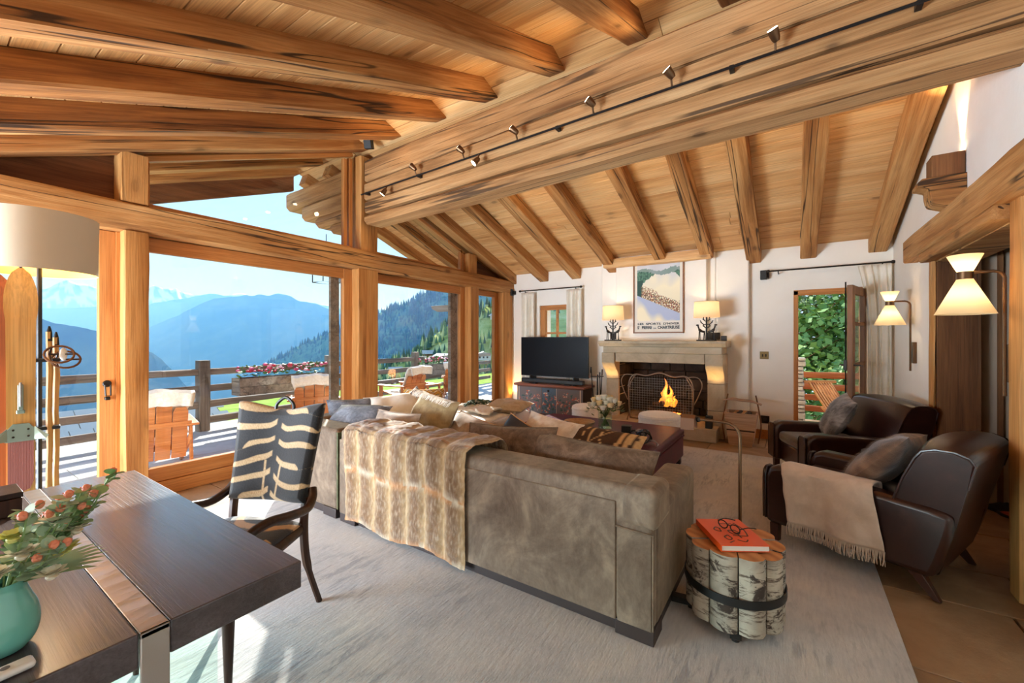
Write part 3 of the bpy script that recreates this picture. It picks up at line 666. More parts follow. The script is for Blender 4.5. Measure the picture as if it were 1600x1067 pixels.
VPT = [(x, y, z+13) for x, y, z in VPT]
vg = terrain_mat('meadow_slope', S(122, 142, 76), S(176, 180, 108), S(214, 210, 150), .02)
hill3 = ridge('hill_3', [(p[0], p[1], p[2]-6) for p in VPT], -95, 330, 200, 5, vg, 20, 4, 6, None, 60)
struct('lawn', MB().prism([(-9.6, -.9), (-40, -4.0), (-60, -9), (-60, -12), (-9.6, -12)], 3.5, 60, 'Y'), terrain_mat('sunny_lawn', S(120, 148, 60), S(150, 174, 84), S(176, 190, 110), .6))
# forests
def conifer(mb, p, h, m=0):
    r = h*.2; x, y, z = p; n = 6
    vs = [(x, y, z+h)]+[(x+r*math.cos(2*PI*k/n), y+r*math.sin(2*PI*k/n), z) for k in range(n)]
    mb.add(vs, [(0, 1+k, 1+(k+1) % n) for k in range(n)], m)
dk = [flat('conifer_dark', S(64, 92, 80), 1), flat('conifer_mid', S(98, 128, 92), 1), flat('larch_gold', S(196, 196, 136), 1)]
q = random.Random(12); mb = MB()
WP = smooth_path(WPT, 6)
for p in WP:
    for k in range(22):
        t = q.random()**1.6*.5; f = Vector((p.x, p.y, 0)).normalized()
        s = Vector((q.uniform(-9, 9), q.uniform(-9, 9), 0)); b = Vector((p.x, p.y, 0))-f*t*1350+s
        conifer(mb, (b.x, b.y, lerp(p.z-16, -630, t**.85)-8), q.uniform(20, 36), 0)
o = obj('forest', mb, dk, smooth=False); tag(o, 'dark conifer forest along the near ridge across the valley', 'forest'); o['kind'] = 'stuff'
mb = MB(); VP = smooth_path(VPT, 8); spots = []; hillz = lambda p, t: lerp(p.z-6, -95, max(t, 0)**.85)
for k in range(400):
    p = q.choice(VP); f = Vector((p.x, p.y, 0)).normalized(); t = q.uniform(.06, .5); b = Vector((p.x, p.y, 0))-f*t*330
    if len(spots) < 20 and all((b-o[0]).length > 26 for o in spots): spots.append((b, hillz(p, t)))
for p in VP:
    f = Vector((p.x, p.y, 0)).normalized()
    for k in range(26):
        t = q.uniform(-.05, .95); b = Vector((p.x, p.y, 0))-f*t*330+Vector((q.uniform(-5, 5), q.uniform(-5, 5), 0)); z = hillz(p, t)
        if (fn3(b.x*.012, b.y*.012, 4) > .12 and t > .1) or any((b-o[0]).length < 14 for o in spots): continue
        conifer(mb, (b.x, b.y, z-1), q.uniform(6, 14), q.choice([0, 0, 1, 1, 2]))
o = obj('village_trees', mb, dk, smooth=False); tag(o, 'sunlit conifers and larches scattered on the village slope', 'trees'); o['kind'] = 'stuff'
for i, (b, z) in enumerate(spots):
    w = q.uniform(10, 14); chalet('village_chalet', 'small distant chalet on the wooded slope beyond the terrace', b.x, b.y, z-1, w, w*1.2, 5, 3, q.uniform(0, 3), tile, cw if i % 2 else cw2, 'chalets on the village slope')
# valley haze
hz = NT('valley_haze'); vs = hz.n('VolumeScatter'); vs.inputs['Color'].default_value = (.13, .38, 1, 1); vs.inputs['Density'].default_value = 1.7e-4; vs.inputs['Anisotropy'].default_value = .0
hz.t.nodes.remove(hz.p); hz.l(vs.outputs[0], hz.out.inputs['Volume'])
o = struct('haze', MB().bx(-58000, -650, -39000, 39000, -990, 1500), hz.m, smooth=False)
# tree behind the balcony
tr2 = thing('garden_tree', 'leafy green tree filling the view through the open terrace door', 'tree', (2.2, 15.5, -4))
obj('trunk', MB().tube(smooth_path([(2.2, 15.5, -4), (2.3, 15.4, 0), (2.1, 15.5, 5), (2.2, 15.5, 8)], 4), [.28]*5+[.24]*5+[.12]*3, 8), M['oldslab'], tr2)
gl = [flat('leaf_bright', S(150, 180, 90), .7), flat('leaf_mid', S(112, 150, 78), .7), flat('needle_grey', S(132, 150, 124), .8)]
q = random.Random(21); mb = MB(); bmb = MB()
for k in range(560):
    a = q.uniform(0, 2*PI); h = q.uniform(-3.5, 8.5); rr = 5.2*(1-.06*abs(h-1)); e = Vector((2.2+rr*math.cos(a)*q.uniform(.5, 1), 15.5+rr*.8*math.sin(a)*q.uniform(.5, 1), h+q.uniform(-.8, .2)))
    s = Vector((2.2, 15.5, h+.6)); bmb.tube([s, (s+e)/2+Vector((0, 0, .15)), e], [.02, .012, .005], 4)
    m = 2 if (h > 2.2 and q.random() < .6) else q.choice([0, 1, 1])
    for j in range(120):
        p = s.lerp(e, q.uniform(.3, 1.05))+Vector((q.gauss(0, .28), q.gauss(0, .28), q.gauss(0, .22)))
        d = Vector((q.gauss(0, 1), q.gauss(0, 1), q.gauss(0, .6)-.3)).normalized()*q.uniform(.12, .26); w = d.cross(Vector((q.gauss(0, 1), q.gauss(0, 1), 1))).normalized()*d.length*(.12 if m == 2 else .33)
        mb.add([p, p+d*.5+w, p+d, p+d*.5-w], [(0, 1, 2, 3)], m)
obj('branches', bmb, M['oldslab'], tr2); lo = obj('foliage', mb, gl, tr2, smooth=False); lo['kind'] = 'stuff'
struct('garden', MB().bx(-3, 12, 9.7, 40, -5, -4), M['slab'])
# ------------------------------------------------------------------ fireplace wall
fp = thing('fireplace', 'carved limestone fireplace with a deep mantel shelf and open firebox', 'fireplace', (-1.7, 6.8, 0))
obj('mantel_shelf', MB().prism([(6.40, 1.425), (6.40, 1.385), (6.43, 1.37), (6.45, 1.335), (7.02, 1.335), (7.02, 1.425)], -2.62, -.755, 'X'), M['lime'], fp, bevel=.008)
obj('lintel', MB().bx(-2.56, -.81, 6.47, 7.0, 1.235, 1.335).bx(-2.36, -1.04, 6.49, 6.62, 1.09, 1.235), M['lime'], fp, bevel=.01)
for x0, x1 in ((-2.585, -2.37), (-1.03, -.80)):
    cons = [(6.47, 1.235), (6.47, 1.07)]+[(6.47+.20*(1-math.cos(t*PI))/2+.04*math.sin(t*PI), 1.07-.27*t) for t in (.15, .3, .45, .6, .75, .9, 1)]
    obj('console', MB().prism(cons+[(7.0, .80), (7.0, 1.235)], x0, x1, 'X'), M['lime'], fp, bevel=.008)
    for z0, z1 in ((.0, .40), (.405, .795)): obj('jamb_stone', MB().bx(x0, x1, 6.68, 7.0, z0, z1), M['lime'], fp, bevel=.008)
q = random.Random(31)
for side in range(3):
    z = .19
    while z < 1.3:
        h = q.uniform(.12, .2)
        if side == 0:
            x = -2.36
            while x < -1.04: w = q.uniform(.2, .38); obj('firebox_stone', MB().bx(x+.004, min(x+w, -1.04)-.004, 7.40+q.uniform(-.01, .01), 7.5, z+.004, z+h-.004), M['soot'], fp, bevel=.01, seg=1); x += w
        else:
            x0, x1 = (-2.46, -2.36) if side == 1 else (-1.05, -.95); y = 6.72
            while y < 7.4: w = q.uniform(.2, .36); obj('firebox_stone', MB().bx(x0+q.uniform(-.008, .004), x1+q.uniform(-.004, .008), y+.004, min(y+w, 7.42)-.004, z+.004, z+h-.004), M['soot'], fp, bevel=.01, seg=1); y += w
        z += h
obj('firebox_shell', MB().bx(-2.6, -.9, 7.48, 7.56, 0, 1.6).bx(-2.52, -2.44, 7.02, 7.5, 0, 1.6).bx(-.97, -.89, 7.02, 7.5, 0, 1.6).bx(-2.6, -.9, 6.9, 7.5, 1.45, 1.55), M['soot'], fp)
for x0, x1 in ((-2.56, -1.97), (-1.965, -1.37), (-1.365, -.87)): obj('hearth_stone', MB().bx(x0, x1, 6.37, 7.5, .0, .185), M['lime'], fp, bevel=.01)
# widen the wall behind the firebox: the plaster wall is notched by the firebox shell
fire = thing('fire_logs', 'burning logs with orange flames in the fireplace', 'fire', (-1.66, 6.98, .2))
barkd = _st('charred_bark', [(.3, S(30, 22, 18)), (.6, S(78, 58, 44)), (.8, S(120, 100, 84))], 14, .95, .8)
for i, (a, b, r) in enumerate([((-2.0, 6.92, .27), (-1.3, 7.02, .26), .055), ((-1.95, 7.1, .28), (-1.35, 7.05, .29), .06), ((-1.9, 6.97, .37), (-1.4, 7.08, .35), .05), ((-1.75, 6.9, .42), (-1.5, 7.1, .40), .04)]):
    obj('log', MB().tube([a, tuple((a[k]+b[k])/2+.01*(k == 2) for k in range(3)), b], [r, r*1.08, r*.95], 9), barkd, fire)
obj('grate', MB().tube([(-2.05, 6.85, .25), (-1.25, 6.85, .25)], .01, 5).tube([(-2.05, 7.12, .25), (-1.25, 7.12, .25)], .01, 5), M['iron'], fire)
for xk in (-1.95, -1.8, -1.65, -1.5, -1.35): obj('grate_bar', MB().tube([(xk, 6.82, .36), (xk, 6.83, .22), (xk, 7.14, .22)], .008, 5), M['iron'], fire)
for k, (xk, yk, h, r) in enumerate([(-1.69, 6.95, .44, .055), (-1.62, 7.0, .32, .05), (-1.75, 7.0, .22, .045), (-1.55, 6.96, .17, .04), (-1.66, 6.93, .18, .06)]):
    pts = [(xk+.02*math.sin(i*1.3+k), yk+.012*math.cos(i*1.7+k), .38+h*i/8) for i in range(9)]; rr = [r*(.6+.4*min(i/2, 1))*(1-(i/8)**1.4)+.002 for i in range(9)]
    obj('flame', MB().tube(pts, rr, 10), glow('flame_%s' % 'abcde'[k], (1, .22+.05*k, .04, 1), (.9, .75, .6, .45, .5)[k]), fire)
obj('embers', MB().ball((-1.65, 6.98, .27), (.22, .09, .03), 14, 6), glow('ember_glow', (1, .22, .03, 1), 2.5), fire)
light('fire_light', 'POINT', (-1.65, 6.86, .62), 3, (1, .45, .15), shadow_soft_size=.1)
# fire screen
fs = thing('fire_screen', 'wrought iron fire screen with scrolled ends in front of the flames', 'fire screen', (-1.68, 6.55, .185))
def sc_(x, z, y=6.55): return (-1.68+x, y, .185+z)
top = smooth_path([sc_(-.46, .02), sc_(-.48, .35), sc_(-.47, .60), sc_(-.38, .71), sc_(-.2, .70), sc_(0, .75), sc_(.2, .70), sc_(.38, .71), sc_(.47, .60), sc_(.48, .35), sc_(.46, .02)], 6)
obj('frame', MB().tube(top+[Vector(sc_(.46, .02)), Vector(sc_(-.46, .02))], .011, 6), M['scrn'], fs)
for s in (-1, 1):
    obj('scroll', MB().tube(smooth_path([sc_(s*.49, .30), sc_(s*.56, .45), sc_(s*.60, .60), sc_(s*.54, .70), sc_(s*.40, .69), sc_(s*.44, .60), sc_(s*.5, .52)], 6), .008, 6), M['scrn'], fs)
    obj('scroll', MB().tube(smooth_path([sc_(s*.36, .71), sc_(s*.42, .64), sc_(s*.47, .5)], 5), .006, 6), M['scrn'], fs)
    obj('foot', MB().tube(smooth_path([(-1.68+s*.47, 6.44, .192), (-1.68+s*.475, 6.50, .23), (-1.68+s*.47, 6.55, .27), (-1.68+s*.475, 6.60, .23), (-1.68+s*.47, 6.66, .192)], 5), .010, 6), M['scrn'], fs)
wr = MB()
for k in range(-12, 13):
    x = k*.038; h = .71+.03*math.cos(x*13) if abs(x) < .4 else .62; wr.tube([sc_(x, .02), sc_(x, h-.02)], .0019, 3)
for k in range(1, 18):
    z = k*.038+.01; wr.tube([sc_(-.47 if z < .6 else -.40, z), sc_(.47 if z < .6 else .40, z)], .0019, 3)
w_ = obj('wire_mesh', wr, M['wire'], fs, smooth=False); w_['kind'] = 'stuff'
# fire tools
ft = thing('fire_tools', 'black iron fire tool stand between painted chest and fireplace', 'fire tools', (-2.72, 6.62, 0))
obj('base', MB().lathe([(.0, 0), (.10, 0), (.10, .015), (.03, .025), (.012, .04)], 16, (-2.72, 6.62, 0)), M['iron'], ft)
obj('stem', MB().tube([(-2.72, 6.62, .02), (-2.72, 6.62, .82)], .010, 8), M['iron'], ft)
obj('cross_bar', MB().tube([(-2.83, 6.60, .82), (-2.61, 6.62, .83)], .008, 6), M['iron'], ft)
for a, b, h in ((-2.82, -2.76, .98), (-2.70, -2.69, .86), (-2.66, -2.66, .9), (-2.62, -2.67, .95)): obj('tool', MB().tube([(a, 6.585, h), (b, 6.60, .12)], .009, 6).tube([(a, 6.585, h), (a-.004, 6.585, h-.1)], .013, 6), M['iron'], ft)
# white poufs
boucle = cloth('white_boucle', S(236, 232, 226), S(248, 244, 238), 40, .95, .4, .5, fine=90)
def pouf(label, x, y, r=.24, h=.40):
    t = thing('pouf', label, 'pouf', (x, y, .014 if y < 5.95 else 0), 0, 'white poufs by the hearth')
    obj('body', MB().lathe([(r-.02, 0), (r, .02), (r, h-.07), (r-.006, h-.06)], 36), boucle, t, local=True)
    obj('top_cushion', MB().lathe([(r-.004, h-.055), (r+.002, h-.04), (r-.01, h-.01), (r*.8, h+.008), (r*.4, h+.014), (.001, h+.016)], 36), boucle, t, local=True)
    obj('piping', MB().tube([(r*math.cos(a*PI/18), r*math.sin(a*PI/18), h-.057) for a in range(36)], .006, 5, True), boucle, t, local=True)
pouf('round white pouf in front of the fire screen', -1.47, 5.72, .27, .44)
pouf('round white pouf behind the roses, beside the painted chest', -2.64, 5.98, .22, .43)
# log basket
bk = thing('log_basket', 'worn wooden bucket with a yoke handle beside the fireplace', 'basket', (-.58, 6.58, 0))
bw = wood('worn_bucket', S(130, 98, 74), S(184, 150, 124), S(212, 184, 158), .8, .8, .3, .4, .5)
bz = [(-.14, 0), (.14, 0), (.20, .44), (-.20, .44)]
for s in (-1, 1):
    obj('side_board', MB().prism([(a[0]*1.0, a[1]) for a in bz], s*.15-.012, s*.15+.012, 'Y'), bw, bk, local=True, bevel=.004)
    obj('end_board', MB().add([(s*.14, -.14, 0), (s*.14, .14, 0), (s*.20, .14, .44), (s*.20, -.14, .44), (s*.115, -.14, 0), (s*.115, .14, 0), (s*.175, .14, .44), (s*.175, -.14, .44)], [(0,1,2,3), (7,6,5,4), (0,4,5,1), (1,5,6,2), (2,6,7,3), (3,7,4,0)]), bw, bk, local=True)
    obj('handle_rod', MB().tube(smooth_path([(s*.20, -.03, .03), (s*.235, -.03, .25), (s*.21, 0, .46), (s*.17, .01, .68)], 4), .009, 6), M['oldslab'], bk, local=True)
obj('bottom_board', MB().bx(-.13, .13, -.14, .14, .005, .03), bw, bk, local=True)
obj('yoke', MB().tube(smooth_path([(-.23, .01, .585), (-.12, .01, .61), (0, .01, .60), (.12, .01, .595), (.24, .01, .555)], 5), [.014]*5+[.02]*11+[.016]*5, 8), bw, bk, local=True)
obj('iron_strap', MB().bx(-.168, .168, -.166, -.160, .20, .216), M['iron'], bk, local=True)
q = random.Random(2)
for k in range(4):
    a = (-.66+k*.05, 6.50, .40+.012*(k % 2)); tag(obj('firewood', MB().tube([a, (a[0]+.02, 6.66, .42)], .034, 7), barkd if k % 2 else M['post']), ['split firewood piece at the fireplace side of the worn wooden bucket', 'split firewood piece second from the fireplace in the worn bucket', 'split firewood piece third from the fireplace in the worn bucket', 'split firewood piece at the terrace door side of the worn bucket'][k], 'firewood', 'firewood in the bucket')
tag(obj('hearth_speaker', MB().bx(-1.02, -.93, 6.42, 6.52, .186, .36), M['black'], bevel=.006), 'small black speaker box standing on the hearth end', 'speaker')

# painted chest, television, soundbar
def chest_col(u, v):
    red, blu, brn, lt = S(186, 96, 78), S(92, 108, 120), S(128, 108, 100), S(214, 190, 164)
    pan = 0 if u < .40 else (1 if u < .62 else 2)
    c = blu if pan == 1 else mixc(S(112, 112, 114), brn, .5+.5*fn3(u*8, v*5))
    if min(abs(u-.03), abs(u-.40), abs(u-.62), abs(u-.965)) < .006: c = lt if pan != 1 else S(96, 72, 62)
    if v < .06 or v > .95: c = S(110, 74, 62)
    cx = {0: .215, 1: .51, 2: .80}[pan]; dx, dy = (u-cx)*2.2, v-.45; a = math.atan2(dy, dx); r = math.hypot(dx, dy)
    f = fn3(u*34, v*15, 2+pan)+.55*math.cos(5*a+r*9)
    if r < .40 and f > .48: c = red if fn3(u*50, v*25, 7) > -.15 else lt
    elif r < .36 and f < -.62: c = S(70, 96, 88)
    return c
ch = thing('painted_chest', 'antique painted chest with red floral panels under the television', 'chest', (-3.68, 6.86, 0))
dkw = flat('chest_side_brown', S(74, 46, 34), .6)
obj('body', MB().bx(-4.36, -3.0, 6.665, 7.06, .06, .58), dkw, ch, bevel=.004)
obj('painted_front', MB().grid(lambda u, v: (lerp(-4.36, -3.0, u), 6.66, lerp(.06, .58, v)), 150, 60, chest_col), vcol('painted_chest_front', .6), ch, sharp=0)
obj('lid', MB().bx(-4.41, -2.955, 6.61, 7.08, .58, .625), wood('chest_lid', S(110, 58, 44), S(146, 84, 64), S(164, 104, 82), 1, .5, .3, 0, .2), ch, bevel=.012)
obj('plinth', MB().bx(-4.39, -2.97, 6.64, 7.07, 0, .07), dkw, ch, bevel=.006)
obj('keyhole_plate', MB().lathe([(.022, 0), (.022, .006), (.012, .01)], 12).xf(TR((-3.68, 6.66, .51), (R(90), 0, 0))), M['iron'], ch)
tv = thing('television', 'large black flat television on the painted chest', 'television', (-3.64, 6.80, .625))
obj('display', MB().bx(-4.335, -2.945, 6.76, 6.80, .76, 1.492), M['black'], tv, bevel=.004)
obj('screen', MB().bx(-4.325, -2.955, 6.756, 6.762, .772, 1.482), M['screen'], tv)
for xk in (-4.1, -3.2): obj('foot', MB().prism([(xk-.02, .626), (xk+.02, .626), (xk+.008, .77), (xk-.008, .77)], 6.70, 6.92, 'Y'), M['black'], tv)
sb = thing('soundbar', 'long black soundbar below the television screen', 'soundbar', (-3.64, 6.69, .625))
obj('body', MB().bx(-4.26, -2.99, 6.64, 6.73, .645, .725), M['black'], sb, bevel=.015)
for xk in (-4.0, -3.3): obj('foot', MB().bx(xk-.06, xk+.06, 6.65, 6.72, .626, .646), M['iron'], sb)
# picture
def poster_col(u, v):
    n = fn3(u*4, v*4); n2 = fn3(u*26, v*26, 3); cream = S(250, 240, 208); blue = S(186, 196, 220); green = S(98, 140, 118); dgr = S(54, 84, 78)
    if v > .90+.03*math.sin(u*9)+.02*n2: return mixc(S(196, 198, 206), WH, .2+.2*n)
    if v > .84+.04*math.sin(u*6+1)+.02*n2: return mixc(S(152, 166, 168), green, .3+.4*n)
    c = mixc(cream, blue, max(0, min(1, .8*(v-.62)*3+.5*n)))
    if v > .60+.52*u+.03*n2 or v > 1.46-.72*u+.04*n2: c = mixc(green, dgr, max(0, min(1, .4+n2)))
    if u < .13+.05*n2 and .34 < v < .72: c = dgr
    y0 = .46-.34*u
    d = (v-y0)/(.17+.04*n)
    if v < y0: c = mixc(blue, cream, max(0, min(1, .4+.9*math.sin((v+u*.4)*11)+n)))
    if 0 < d < 1.2 and u > .10:
        k = fn3(u*46, v*34, 9)+.6*fn3(u*90, v*60, 4)
        if k > -.25+.9*max(0, d-.7): c = (S(58, 84, 72), S(196, 92, 56), S(222, 196, 130), S(96, 120, 108), S(178, 62, 60), S(70, 72, 86))[int(abs(k)*37+u*50) % 6]
    return c
po = thing('framed_poster', 'framed winter sports travel poster hanging on the chimney breast', 'poster', (-1.79, 6.87, 2.14))
PX0, PX1, PZ0, PZ1 = -2.185, -1.392, 1.548, 2.728
fm = wood('poster_frame', S(124, 82, 56), S(150, 104, 74), S(166, 122, 90), 1, .5, 0, 0, .1)
for nm, b in (('frame_rail', (PX0, PX1, 6.845, 6.878, PZ0, PZ0+.018)), ('frame_rail', (PX0, PX1, 6.845, 6.878, PZ1-.018, PZ1)), ('frame_stile', (PX0, PX0+.018, 6.845, 6.878, PZ0, PZ1)), ('frame_stile', (PX1-.018, PX1, 6.845, 6.878, PZ0, PZ1))):
    obj(nm, MB().bx(*b), fm, po, bevel=.002)
obj('mount', MB().bx(PX0+.01, PX1-.01, 6.866, 6.876, PZ0+.01, PZ1-.01), flat('poster_paper', S(238, 230, 216), .8), po)
obj('print', MB().grid(lambda u, v: (lerp(PX0+.062, PX1-.062, u), 6.8645, lerp(PZ0+.20, PZ1-.06, v)), 130, 190, poster_col), vcol('poster_print', .7, 0, 300, 0), po, sharp=0)
ink = flat('poster_ink', S(34, 50, 62), .8)
def text(name, body, w, mx, m, parent, h=None, off=.012, ext=.0004, align='CENTER'):
    c = bpy.data.curves.new(name, 'FONT'); c.body = body; c.align_x = align; c.align_y = 'CENTER'; c.offset = off; c.extrude = ext; c.materials.append(m); c.resolution_u = 4
    o = bpy.data.objects.new(name, c); COL.objects.link(o); bpy.context.view_layer.update(); d = o.dimensions
    sx = w/max(d.x, 1e-4); sy = (h/max(d.y, 1e-4)) if h else sx
    me = bpy.data.meshes.new_from_object(o.evaluated_get(bpy.context.evaluated_depsgraph_get())); bpy.data.objects.remove(o); o = bpy.data.objects.new(name, me); COL.objects.link(o)
    o.parent = parent; o.matrix_parent_inverse = wm(parent).inverted(); o.matrix_basis = mx @ Matrix.Diagonal((sx, sy, 1, 1)); return o
XT = R(90)
text('lettering', "LES  SPORTS  D'HIVER", .655, TR((-1.788, 6.8640, 1.698), (XT, 0, 0)), ink, po, .036, .03)
text('lettering', 'S   PIERRE      CHARTREUSE', .66, TR((-1.788, 6.8640, 1.638), (XT, 0, 0)), ink, po, .052, .035)
text('lettering', 'T', .02, TR((-2.088, 6.8640, 1.652), (XT, 0, 0)), ink, po, .022, .02)
text('lettering', 'DE', .045, TR((-1.838, 6.8640, 1.626), (XT, 0, 0)), ink, po, .022, .02)
# deer lamps on the mantel
shm = shade('linen_shade', S(226, 200, 168), .40)
def deer_lamp(label, x, y=6.60):
    t = thing('table_lamp', label, 'lamp', (x, y, 1.425), 0, 'deer lamps on the mantel')
    obj('base', MB().bx(-.13, .13, -.05, .05, 0, .018), M['iron'], t, local=True, bevel=.004)
    obj('stem', MB().tube([(0, 0, .01), (0, 0, .36)], .012, 8), M['iron'], t, local=True)
    for s in (-1, 1):
        b = obj('deer', MB().tube(smooth_path([(s*.02, 0, .13), (s*.06, 0, .14), (s*.095, 0, .165), (s*.115, 0, .22)], 4), [.016]*5+[.02]*4+[.011]*4, 7).ball((s*.122, 0, .232), (.022, .011, .012), 8, 5)
                .tube([(s*.025, .012, .13), (s*.022, .012, .01)], .006, 5).tube([(s*.03, -.012, .13), (s*.035, -.012, .01)], .006, 5).tube([(s*.09, .012, .15), (s*.088, .012, .01)], .006, 5).tube([(s*.095, -.012, .15), (s*.102, -.012, .01)], .006, 5), M['iron'], t, local=True)
        for k, (dx, dz) in enumerate(((.04, .05), (.085, .06), (.05, .10))): obj('branch', MB().tube(smooth_path([(0, 0, .19+.05*k), (s*dx*.6, 0, .20+.05*k), (s*dx, 0, .19+.05*k+dz)], 4), .007, 5).tube([(s*dx*.6, 0, .20+.05*k), (s*(dx*.6+.03), 0, .225+.05*k)], .005, 5), M['iron'], t, local=True)
    obj('lamp_shade', MB().lathe([(.175, .34), (.163, .57)], 40, cap=False), shm, t, local=True)
    obj('shade_ring', MB().tube([(.163*math.cos(a*PI/20), .163*math.sin(a*PI/20), .57) for a in range(40)], .003, 4, True), M['bronze'], t, local=True)
    obj('bulb', MB().ball((0, 0, .44), .03, 10, 6), glow('lamp_bulb', (1, .78, .5, 1), 6), t, local=True)
    light('lamp_light', 'POINT', (x, y, 1.425+.47), 2.6, WARM, shadow_soft_size=.04)
deer_lamp('deer based lamp with cream drum shade on the mantel near the television', -2.44)
deer_lamp('deer based lamp with cream drum shade on the mantel nearest the terrace door', -1.03)
so = thing('mantel_socket', 'small dark plug box on the right end of the mantel', 'socket', (-.80, 6.62, 1.425)); obj('box', MB().bx(-.84, -.77, 6.60, 6.66, 1.426, 1.50), M['iron'], so, bevel=.005); obj('cable', MB().tube(smooth_path([(-.84, 6.62, 1.44), (-.9, 6.6, 1.432), (-.92, 6.6, 1.432)], 4), .004, 5), M['black'], so)
# wash lights on the consoles
for x in (-2.48, -.915): light('console_light', 'SPOT', (x, 6.50, .62), 5, (1, .62, .22), direction=(0, .12, 1), spot_size=R(80), spot_blend=.6, shadow_soft_size=.02)

# curtains and rods
def curtain(label, x0, x1, y, z0, z1, folds, top=None, seed=0):
    q = seed*3.1
    def f(u, v):
        z = lerp(z0, z1, v); g = v**6
        a, b = lerp(x0, top[0], g) if top else x0, lerp(x1, top[1], g) if top else x1
        ph = u*folds*2*PI+.7*fn3(u*3, z*.6, q); am = (.035 if not top else .022)+.010*fn3(u*4, z, q)
        return (lerp(a, b, u)+.01*math.sin(ph*.5+z), y+am*math.sin(ph)*(1-.55*(v > .95)), z)
    t = tag(obj('curtain', MB().grid(f, folds*10, 30), M['curtain']), label, 'curtain', 'cream pinch pleat curtains')
    m = t.modifiers.new('thick', 'SOLIDIFY'); m.thickness = .004; return t
curtain('cream curtain on the window side nearest the timber post', -4.50, -4.19, YF-.09, .66, 2.37, 4, seed=1)
curtain('cream curtain between the small window and the fireplace', -3.50, -3.19, YF-.09, .66, 2.37, 4, seed=2)
curtain('long cream curtain gathered beside the open terrace door', .80, 1.045, YF-.13, .03, 2.40, 5, (.70, 1.05), seed=3)
def rod(label, x0, x1, y, z):
    t = thing('curtain_rod', label, 'curtain rod', (x0, y, z)); obj('rod', MB().tube([(x0, y, z), (x1, y, z)], .011, 8), M['iron'], t)
    for s, x in ((-1, x0), (1, x1)): obj('finial', MB().lathe([(.012, 0), (.022, .012), (.022, .03), (.012, .045)], 10).xf(TR((x, y, z), (0, s*R(90), 0))), M['iron'], t)
    for x in (x0+.1, x1-.08): obj('bracket', MB().tube([(x, YF, z-.03), (x, y, z-.03), (x, y, z)], .008, 6), M['iron'], t)
rod('iron curtain rod above the small window', -4.50, -3.22, YF-.09, 2.41); rod('iron curtain rod above the terrace door', -.26, 1.03, YF-.12, 2.42)
# small fittings
for lb, x, y, z in (('small black wall speaker in the corner beside the timber beam', -4.735, 7.04, 2.40), ('small black wall speaker beside the door curtain rod', -.33, 7.04, 2.375)):
    t = thing('wall_speaker', lb, 'speaker', (x, y, z), 0, 'black wall speakers'); obj('body', MB().bx(x-.05, x+.03, 6.97, 7.05, z-.065, z+.065), M['black'], t, bevel=.006); obj('mount', MB().bx(x+.0, x+.06, 7.03, 7.1, z-.04, z+.03), M['iron'], t)
t = thing('wall_speaker', 'small black speaker tucked above the ridge beam near the middle post', 'speaker', (-4.45, 3.36, 3.9)); obj('body', MB().ob((-4.45, 3.36, 3.93), (.1, .09, .13), (.3, 0, .5)), M['black'], t, bevel=.008); obj('mount', MB().tube([(-4.45, 3.36, 3.93), (-4.40, 3.45, 4.05)], .012, 6), M['iron'], t)
t = thing('light_switch', 'brass light switch plate beside the terrace door', 'switch', (-.335, YF, 1.215)); obj('plate', MB().bx(-.39, -.28, YF-.01, YF, 1.16, 1.27), flat('old_brass', S(128, 104, 66), .4, .8), t, bevel=.003)
for k in (-.02, .02): obj('toggle', MB().bx(-.335+k-.008, -.335+k+.008, YF-.018, YF-.008, 1.195, 1.235), M['iron'], t, bevel=.003)
t = thing('power_socket', 'dark power socket low on the wall beside the terrace door', 'socket', (-.325, YF, .28)); obj('plate', MB().bx(-.38, -.27, YF-.012, YF, .225, .335), M['iron'], t, bevel=.003); obj('outlet', MB().lathe([(.024, 0), (.024, .006), (.018, .004)], 14).xf(TR((-.325, YF-.012, .28), (R(90), 0, 0))), M['black'], t)
t = thing('power_socket', 'dark power socket on the right wall near the floor', 'socket', (XR, 3.3, .3)); obj('plate', MB().bx(XR-.012, XR, 3.22, 3.33, .22, .40), M['iron'], t, bevel=.003); obj('outlet', MB().lathe([(.024, 0), (.024, .006), (.018, .004)], 14).xf(TR((XR-.012, 3.275, .31), (0, R(-90), 0))), M['black'], t)
t = thing('floor_uplight', 'small black floor uplight glowing between the corner post and the chest', 'lamp', (-4.62, 6.92, 0)); obj('body', MB().bx(-4.68, -4.56, 6.86, 6.98, 0, .22), M['black'], t, bevel=.006); obj('lens', MB().bx(-4.66, -4.58, 6.88, 6.96, .221, .223), glow('uplight_lens', (1, .7, .35, 1), 12), t)
light('uplight_light', 'SPOT', (-4.62, 6.95, .24), 12, (1, .6, .2), direction=(-.25, .25, 1), spot_size=R(80), spot_blend=.7, shadow_soft_size=.03)
